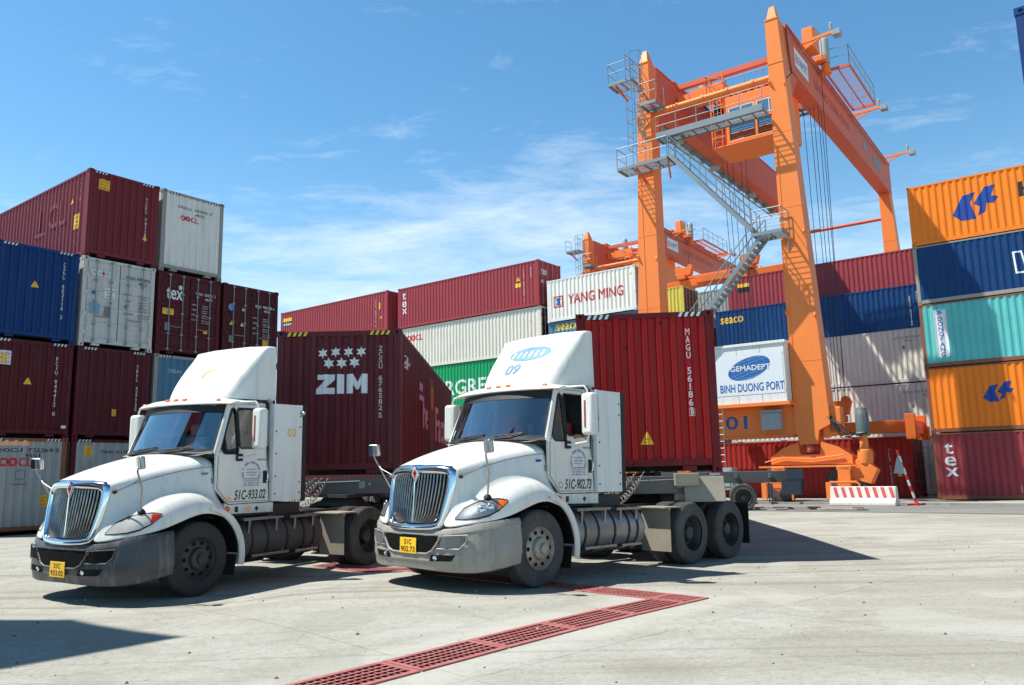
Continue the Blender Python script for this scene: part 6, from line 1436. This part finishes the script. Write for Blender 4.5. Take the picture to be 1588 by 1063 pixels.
# spreaders hang from the ropes
def spreader(M, label, col):
    root = empty('spreader', M, label, 'spreader', 'container spreaders')     # local X along the container
    mb = MB(); mb.box(-5.95, 5.95, -.42, .42, .0, .55); mb.box(-1.4, 1.4, -.8, .8, .1, .62); mb.build('beam', col, root, bevel=.03)
    for s in (1, -1):
        mb = MB(); mb.box(s * 6.05 - .12, s * 6.05 + .12, -1.2, 1.2, -.1, .5)
        for t_ in (1, -1): mb.box(s * 6.05 - .2, s * 6.05 + .2, t_ * 1.14 - .12, t_ * 1.14 + .12, -.35, .78); mb.hexa([(s * 6.3, t_ * 1.14 - .2, -.3), (s * 6.3, t_ * 1.14 + .2, -.3), (s * 6.3, t_ * 1.14 + .2, .3), (s * 6.3, t_ * 1.14 - .2, .3)], [(s * 6.36, t_ * 1.14 - .12, -.42), (s * 6.36, t_ * 1.14 + .12, -.42), (s * 6.36, t_ * 1.14 + .12, .2), (s * 6.36, t_ * 1.14 - .12, .2)])
        mb.build('end_frame', col, root, bevel=.02)
    mb = MB()
    for s in (1, -1):
        mb.box(s * 2.6 - .35, s * 2.6 + .35, -.7, .7, .62, .95); mb.hexa([(s * 2.6 - .55, -.25, .95), (s * 2.6 + .55, -.25, .95), (s * 2.6 + .55, .25, .95), (s * 2.6 - .55, .25, .95)], [(s * 2.6 - .75, -.2, 1.6), (s * 2.6 + .75, -.2, 1.6), (s * 2.6 + .75, .2, 1.6), (s * 2.6 - .75, .2, 1.6)])
        for k in (-.5, .5): mb.lathe([(-.12, .22), (.12, .22)], (s * 2.6 + k, 0, 1.62), 'Y', 14)
    mb.box(-2.3, 2.3, -.3, .3, .62, .85); mb.build('headblock', SPREAD, root, bevel=.02)
    return root
SP1 = spreader(Matrix.Translation(ab(13.9, 40.15, 2.98)) @ Matrix.Rotation(YAWC, 4, 'Z'), 'orange spreader bar hanging low over the weathered red container', SPREAD)
SP2 = copy_tree(SP1); SP2.matrix_world = Matrix.Translation(ab(23.6, 56.2, 15.2)) @ Matrix.Rotation(YAWC, 4, 'Z'); SP2['label'] = 'rusty spreader bar hanging high above the yellow container'
# ------------------------------------------------------------------ trailers under the boxes
def trailer(M, label, empty_=False):
    """local X backwards from the box front, Y right, Z up from the ground"""
    root = empty('semi_trailer', M, label, 'trailer', 'skeletal trailers')
    mb = MB()
    for s in (1, -1):
        mb.box(2.8, 12.2, 1.219 + s * .42 - .06, 1.219 + s * .42 + .06, .98, 1.40); mb.box(0.1, 2.8, 1.219 + s * .42 - .06, 1.219 + s * .42 + .06, 1.2, 1.40)
    for x in (4.0, 5.5, 7, 8.5, 10, 11.2): mb.box(x - .06, x + .06, .3, 2.14, 1.15, 1.32)
    mb.box(.0, .22, .02, 2.42, 1.12, 1.42); mb.box(12.0, 12.2, .0, 2.44, 1.1, 1.44); mb.box(.25, 1.6, .5, 1.94, 1.17, 1.22); fr = mb.build('frame', TRAIL, root, bevel=.01)
    mb = MB()
    for x in (.12, 12.1):
        for y in (.14, 2.3): mb.box(x - .09, x + .09, y - .09, y + .09, 1.42, 1.455)
    mb.build('twist_lock', STEEL, fr)
    mb = MB()
    for y in (.75, 1.7): mb.box(-.02, 0, y - .06, y + .06, 1.22, 1.36); mb.lathe([(-.06, .03), (.0, .03)], (0, y + .15, 1.3), 'X', 10)
    mb.tube([(-.03, .8, 1.34), (-.03, 1.66, 1.36)], .012, 6); mb.build('couplings', GALV, fr)
    for y in (.55, 1.89):
        mb = MB(); mb.box(2.9, 3.05, y - .06, y + .06, .35, 1.0); mb.box(2.82, 3.13, y - .13, y + .13, .3, .35); mb.bar((3.0, y, .6), (3.9, y, .98), .05, .05); mb.build('landing_leg', TRAIL, root)
    for x in (8.9, 10.2):
        for y0, y1, nm in ((-.02, .26, 'wheel'), (.3, .58, 'inner_wheel'), (2.18, 2.46, 'wheel'), (1.86, 2.14, 'inner_wheel')):
            s = 1 if y0 > 1.2 else -1; tm = MB(); wheel(tm, x, y0 if s > 0 else y1, y1 if s > 0 else y0, .48, s); tw = tm.build(nm, TYRED, root, smooth=30)
            if nm == 'wheel': rim_rear(tw, x, (y1 if s > 0 else y0) - s * .02, .48, s, RIM1)
        mb = MB(); mb.tube([(x, .1, .5), (x, 2.34, .5)], .07, 8); mb.build('axle', FRAMEM, root)
    mb = MB(); mb.box(12.2, 12.24, .0, .7, .7, 1.35); mb.box(12.2, 12.24, 1.74, 2.44, .7, 1.35); mb.box(12.2, 12.26, .2, 2.24, .55, .68); mb.box(11.55, 12.2, 2.3, 2.46, .55, 1.1); mb.box(11.7, 12.3, 2.28, 2.47, 1.1, 1.46); bp_ = mb.build('rear_light_bar', flat('light_bar_blue', C(50, 62, 78), .6), root)
    mb = MB()
    for y in (.15, .4, 2.0, 2.25): mb.box(12.24, 12.26, y - .08, y + .08, .95, 1.12)
    mb.build('tail_light', REDL, bp_)
    for y0, y1 in ((-.02, .58), (1.86, 2.46)):
        mb = MB(); mb.box(11.2, 11.22, y0, y1, .2, .95); mb.build('mudflap', BLACK, root)
    return root
def trM(x, y, yaw, z=0.0): # x backwards -> forward of camera, Y to the right
    return Matrix.Translation((x, y, z)) @ Matrix.Rotation(pi / 2 - yaw, 4, 'Z') @ Matrix.Diagonal((1, -1, 1, 1))
def place_trailer(x, y, yaw, z, label):
    # avoid a mirrored matrix: local Y is flipped in the build instead
    root = trailer(Matrix.Identity(4), label)
    for o in [root] + list(root.children_recursive):
        if o.type == 'MESH':
            o.data.transform(Matrix.Diagonal((1, -1, 1, 1))); o.data.flip_normals()
    root.matrix_world = Matrix.Translation((x, y, z)) @ Matrix.Rotation(pi / 2 - yaw, 4, 'Z'); return root
TR1 = place_trailer(-4.599, 15.559, 0.004, .07, 'trailer under the plum red container')
TR2 = place_trailer(1.149, 14.263, 0.085, .0, 'trailer under the dented bright red container')
mb = MB(); mb.box(.05, .5, -2.44, -1.6, 1.0, 1.42); mb.hexa([(.0, -2.44, 1.0), (-.18, -2.44, .98), (-.18, -1.75, .98), (.0, -1.9, 1.0)], [(.0, -2.44, 1.4), (-.02, -2.44, 1.4), (-.02, -1.75, 1.4), (.0, -1.9, 1.4)]); mb.box(-.2, .04, -2.0, -1.6, 1.25, 1.46); mb.build('guard_box', PLATEM, TR2, bevel=.01)
# the empty skeletal trailer parked behind, its tail towards the right
TR3 = place_trailer(-1.0, 34.7, radians(104.5), 0.0, 'empty dark skeletal trailer parked beside the crane, seen past the bright red container')
# ------------------------------------------------------------------ barrier, pole, slab
def bary(name, M, label, cat): return empty(name, M, label, cat)
BM_ = Matrix.Translation(ab(9.82, 33.35, .012)) @ Matrix.Rotation(YAWC - radians(4), 4, 'Z')
bar = bary('concrete_barrier', BM_, 'white concrete barrier with faded red slanting stripes', 'barrier')
mb = MB(); L_ = 2.45
sec = lambda x: [(x, -.30, 0), (x, -.30, .12), (x, -.16, .3), (x, -.10, .72), (x, .10, .72), (x, .16, .3), (x, .30, .12), (x, .30, 0)]
mb.hexa(sec(0), sec(L_)); mb.build('block', CONCB, bar, bevel=.025)
mb = MB()
for k in range(8):
    x0 = .12 + k * .295
    p = [(x0, .70), (x0 + .13, .70), (x0 + .24, .30), (x0 + .11, .30)]
    mb.add([(x, -.104 - (.70 - z) * .15 - .003, z - .002) for x, z in p], [(0, 1, 2, 3)])
mb.build('stripes', REDB, bar)
pole = empty('warning_pole', Matrix.Translation((15.1, 31.0, .012)), 'leaning red and white striped pole on a small cross foot', 'pole')
mb = MB(); top = Vector((-.55, .0, 2.0)); n_ = 9
rm, wm = MB(), MB()
for k in range(n_):
    (rm if k % 2 == 0 else wm).tube([top * (k / n_) + Vector((0, 0, .06)), top * ((k + 1) / n_) + Vector((0, 0, .06))], .045, 10)
rm.build('red_bands', REDM, pole, smooth=60); wm.build('white_bands', WH, pole, smooth=60)
mb = MB(); mb.bar((-.36, -.05, .03), (.36, .05, .03), .09, .06); mb.bar((-.12, -.33, .031), (.12, .33, .031), .09, .055); mb.lathe([(0, .1), (.12, .07)], (0, 0, 0), 'Z', 12); mb.build('cross_foot', REDM, pole)
mb = MB(); mb.add([(-.52, -.03, 2.0), (-.34, -.05, 1.18), (-.78, -.06, 1.2), (-.66, -.045, 1.6)], [(0, 1, 2, 3)]); mb.build('hanging_flag', GREYD, pole)
slab = MB()
random.seed(5)
pts = [(0, 0), (.3, -.12), (.9, -.1), (1.35, -.2), (1.7, -.02), (1.45, .2), (.8, .25), (.2, .22)]
slab.prism(pts, 0.0, .07, 'Z'); slab.prism([(1.2, -.15), (1.55, -.1), (1.5, .1), (1.25, .12)], .07, .15, 'Z')
o = slab.build('broken_slab', PLATEM, None, bevel=.015); o.matrix_world = Matrix.Translation((10.6, 29.0, .012)) @ Matrix.Rotation(radians(-32), 4, 'Z'); tag(o, 'broken pale concrete slab lying in front of the striped barrier', 'slab')
# ------------------------------------------------------------------ paper and driver in the middle truck
MT2 = truck_matrix(1)
mb = MB(); mb.grid([[(-.20, y, 2.0), (-.36, y + .02, 2.02), (-.48, y + .03, 2.06)] for y in (.08, .22, .36)]); o = mb.build('paper_sheet', WH, None, smooth=60); o.matrix_world = MT2; tag(o, 'white paper sheet lying on the dashboard of the middle truck', 'paper')
def driver():
    # joints in truck space; the driver sits on the left, elbow on the sill
    J = {'pelvis': (-1.02, .47, 1.66, .16), 'waist': (-1.04, .47, 1.82, .15), 'chest': (-1.03, .47, 2.03, .17), 'neck0': (-1.0, .47, 2.2, .07), 'neck': (-.99, .47, 2.27, .06), 'head': (-.97, .47, 2.36, .095), 'crown': (-.975, .47, 2.45, .085),
         'shL': (-1.0, .66, 2.14, .075), 'elL': (-.92, .93, 1.985, .05), 'wrL': (-.99, 1.06, 2.035, .032), 'paL': (-1.03, 1.10, 2.02, .036),
         'shR': (-1.0, .28, 2.14, .075), 'elR': (-.86, .24, 1.92, .05), 'wrR': (-.78, .33, 2.1, .032), 'paR': (-.775, .35, 2.16, .036),
         'hipL': (-.98, .57, 1.64, .11), 'knL': (-.6, .6, 1.7, .075), 'hipR': (-.98, .37, 1.64, .11), 'knR': (-.6, .34, 1.7, .075), 'anL': (-.5, .6, 1.3, .05), 'anR': (-.5, .34, 1.3, .05)}
    E = [('pelvis', 'waist'), ('waist', 'chest'), ('chest', 'neck0'), ('neck0', 'neck'), ('neck', 'head'), ('head', 'crown'), ('chest', 'shL'), ('shL', 'elL'), ('elL', 'wrL'), ('wrL', 'paL'), ('chest', 'shR'), ('shR', 'elR'), ('elR', 'wrR'), ('wrR', 'paR'),
         ('pelvis', 'hipL'), ('hipL', 'knL'), ('pelvis', 'hipR'), ('hipR', 'knR'), ('knL', 'anL'), ('knR', 'anR')]
    def fingers(pre, base, d, side, down):
        b_ = Vector(base); d = Vector(d).normalized(); side = Vector(side).normalized(); dn = Vector(down).normalized()
        for i, (o_, ln) in enumerate(((-.028, .062), (-.009, .072), (.010, .068), (.028, .052))):
            p1 = b_ + side * o_ + d * .035; p2 = p1 + (d * .8 + dn * .6) * ln * .5; p3 = p2 + (d * .3 + dn) * ln * .5
            for k, (p, r) in enumerate(((p1, .0095), (p2, .009), (p3, .0075))): J['%sf%d%d' % (pre, i, k)] = (p.x, p.y, p.z, r)
            E.append(('pa' + pre, '%sf%d0' % (pre, i))); E.append(('%sf%d0' % (pre, i), '%sf%d1' % (pre, i))); E.append(('%sf%d1' % (pre, i), '%sf%d2' % (pre, i)))
        p1 = b_ - side * .04 + d * .005; p2 = p1 - side * .015 + d * .035
        J[pre + 't0'] = (*p1, .011); J[pre + 't1'] = (*p2, .009); E.append(('pa' + pre, pre + 't0')); E.append((pre + 't0', pre + 't1'))
    fingers('L', (-1.03, 1.10, 2.02), (-.5, .8, -.2), (.8, .5, .1), (0, .25, -1)); fingers('R', (-.775, .35, 2.16), (.3, .3, 1), (-.2, .9, -.2), (1, 0, -.2))
    names = list(J); me = bpy.data.meshes.new('person'); me.from_pydata([J[n][:3] for n in names], [(names.index(a_), names.index(b_)) for a_, b_ in E], [])
    me.materials.append(flat('skin', C(150, 104, 80), .6)); o = bpy.data.objects.new('person', me); COL.objects.link(o)
    md = o.modifiers.new('skin', 'SKIN')
    for n, sv in zip(names, me.skin_vertices[0].data): sv.radius = (J[n][3], J[n][3])
    me.skin_vertices[0].data[0].use_root = True
    ss = o.modifiers.new('sub', 'SUBSURF'); ss.levels = ss.render_levels = 2
    o.matrix_world = MT2; tag(o, 'truck driver in a blue shirt with one hand on the open window sill', 'person')
    # face: nose, eyes, ears as hair and shirt children
    sh = MB(); 
    for pts, rr_ in (([(-1.03, .47, 1.72), (-1.04, .47, 1.85), (-1.03, .47, 2.03), (-1.01, .47, 2.15), (-1.0, .47, 2.21)], [.19, .18, .2, .16, .08]), ([(-1.01, .56, 2.12), (-1.0, .68, 2.12), (-.95, .83, 2.04)], [.11, .09, .075]), ([(-1.01, .38, 2.12), (-.98, .27, 2.12), (-.93, .24, 2.02)], [.11, .09, .075])): sh.tube(pts, rr_, 14)
    s_ = sh.build('shirt', flat('shirt_blue', C(36, 62, 110), .9), o, smooth=60, sub=1)
    hr = MB(); hr.lathe([(2.36, .118), (2.41, .116), (2.47, .098), (2.51, .06), (2.525, .01)], (-.99, .47, 0), 'Z', 16); hr.build('hair', BLACK, o, smooth=60)
    fc = MB(); fc.hexa([(-.885, .46, 2.325), (-.885, .48, 2.325), (-.88, .47, 2.37)], [(-.86, .463, 2.33), (-.86, .477, 2.33), (-.876, .47, 2.365)]); fc.build('nose', me.materials[0], o)
    fc = MB()
    for y in (.435, .505): fc.box(-.885, -.875, y - .012, y + .012, 2.375, 2.387)
    fc.box(-.887, -.878, .45, .49, 2.295, 2.303); fc.build('eyes_and_mouth', INTERD, o)
driver()
# ------------------------------------------------------------------ drain grates
def grates():
    E0 = Vector((2.28, 9.94, 0)); d1 = Vector((-.675, -.738, 0)).normalized(); n1_ = Vector((-.738, .675, 0)).normalized()
    lab1 = ['at the corner of the drain', 'next to the corner on the line towards the viewer', 'third from the corner, in the open', 'fourth from the corner, in the open', 'fifth from the corner', 'sixth, cut by the picture edge', 'seventh, just outside', 'eighth, outside']
    def one(o, dx, dy, ln, wd, label):
        mb = MB()
        def pt(s, t, z): p = o + dx * s + dy * t; return (p.x, p.y, gz(p.x, p.y) + z)
        def bar(s0, s1, t0, t1, z0, z1):
            b_ = [pt(s0, t0, z0), pt(s1, t0, z0), pt(s1, t1, z0), pt(s0, t1, z0)]; t_ = [pt(s0, t0, z1), pt(s1, t0, z1), pt(s1, t1, z1), pt(s0, t1, z1)]; mb.hexa(b_, t_)
        f = .055; za, zb = -.0, .014
        bar(.01, f, 0, wd, za, zb); bar(ln - f, ln - .01, 0, wd, za, zb); bar(f, ln - f, 0, f, za, zb); bar(f, ln - f, wd - f, wd, za, zb)
        nb = 5
        for k in range(1, nb): 
            t_ = f + (wd - 2 * f) * k / nb; bar(f, ln - f, t_ - .012, t_ + .012, .008, .013)
        ns = 14
        for k in range(1, ns):
            s_ = f + (ln - 2 * f) * k / ns; bar(s_ - .005, s_ + .005, f, wd - f, .005, .008)
        c = o + dx * ln / 2 + dy * wd / 2
        root = empty('drain_grate', Matrix.Identity(4), label, 'drain grate', 'red drain grates'); 
        g_ = mb.build('grate', GRATEM, root)
        pm = MB(); pm.add([pt(f, f, .003), pt(ln - f, f, .003), pt(ln - f, wd - f, .003), pt(f, wd - f, .003)], [(0, 1, 2, 3)]); pm.build('pit', DARK, root)
        root.location = (c.x, c.y, gz(c.x, c.y))
        for ch in root.children: ch.location = (-c.x, -c.y, -gz(c.x, c.y))
    for i in range(8):
        ln = .5 if i == 0 else 1.0; st = 0 if i == 0 else .5 + (i - 1)
        one(E0 + d1 * st, d1, n1_, ln, .5, 'faded red drain grate, ' + lab1[i])
    lab2 = ['first on the branch running under the right truck', 'second on the branch, half in the truck shadow', 'under the bumper of the right truck', 'under the hood of the right truck', 'emerging between the two trucks', 'between the trucks, farther back', 'beside the rear wheels of the left truck']
    for i in range(7): one(E0 + n1_ * (.5 + i) , n1_, d1, 1.0, .5, 'faded red drain grate ' + lab2[i])
grates()
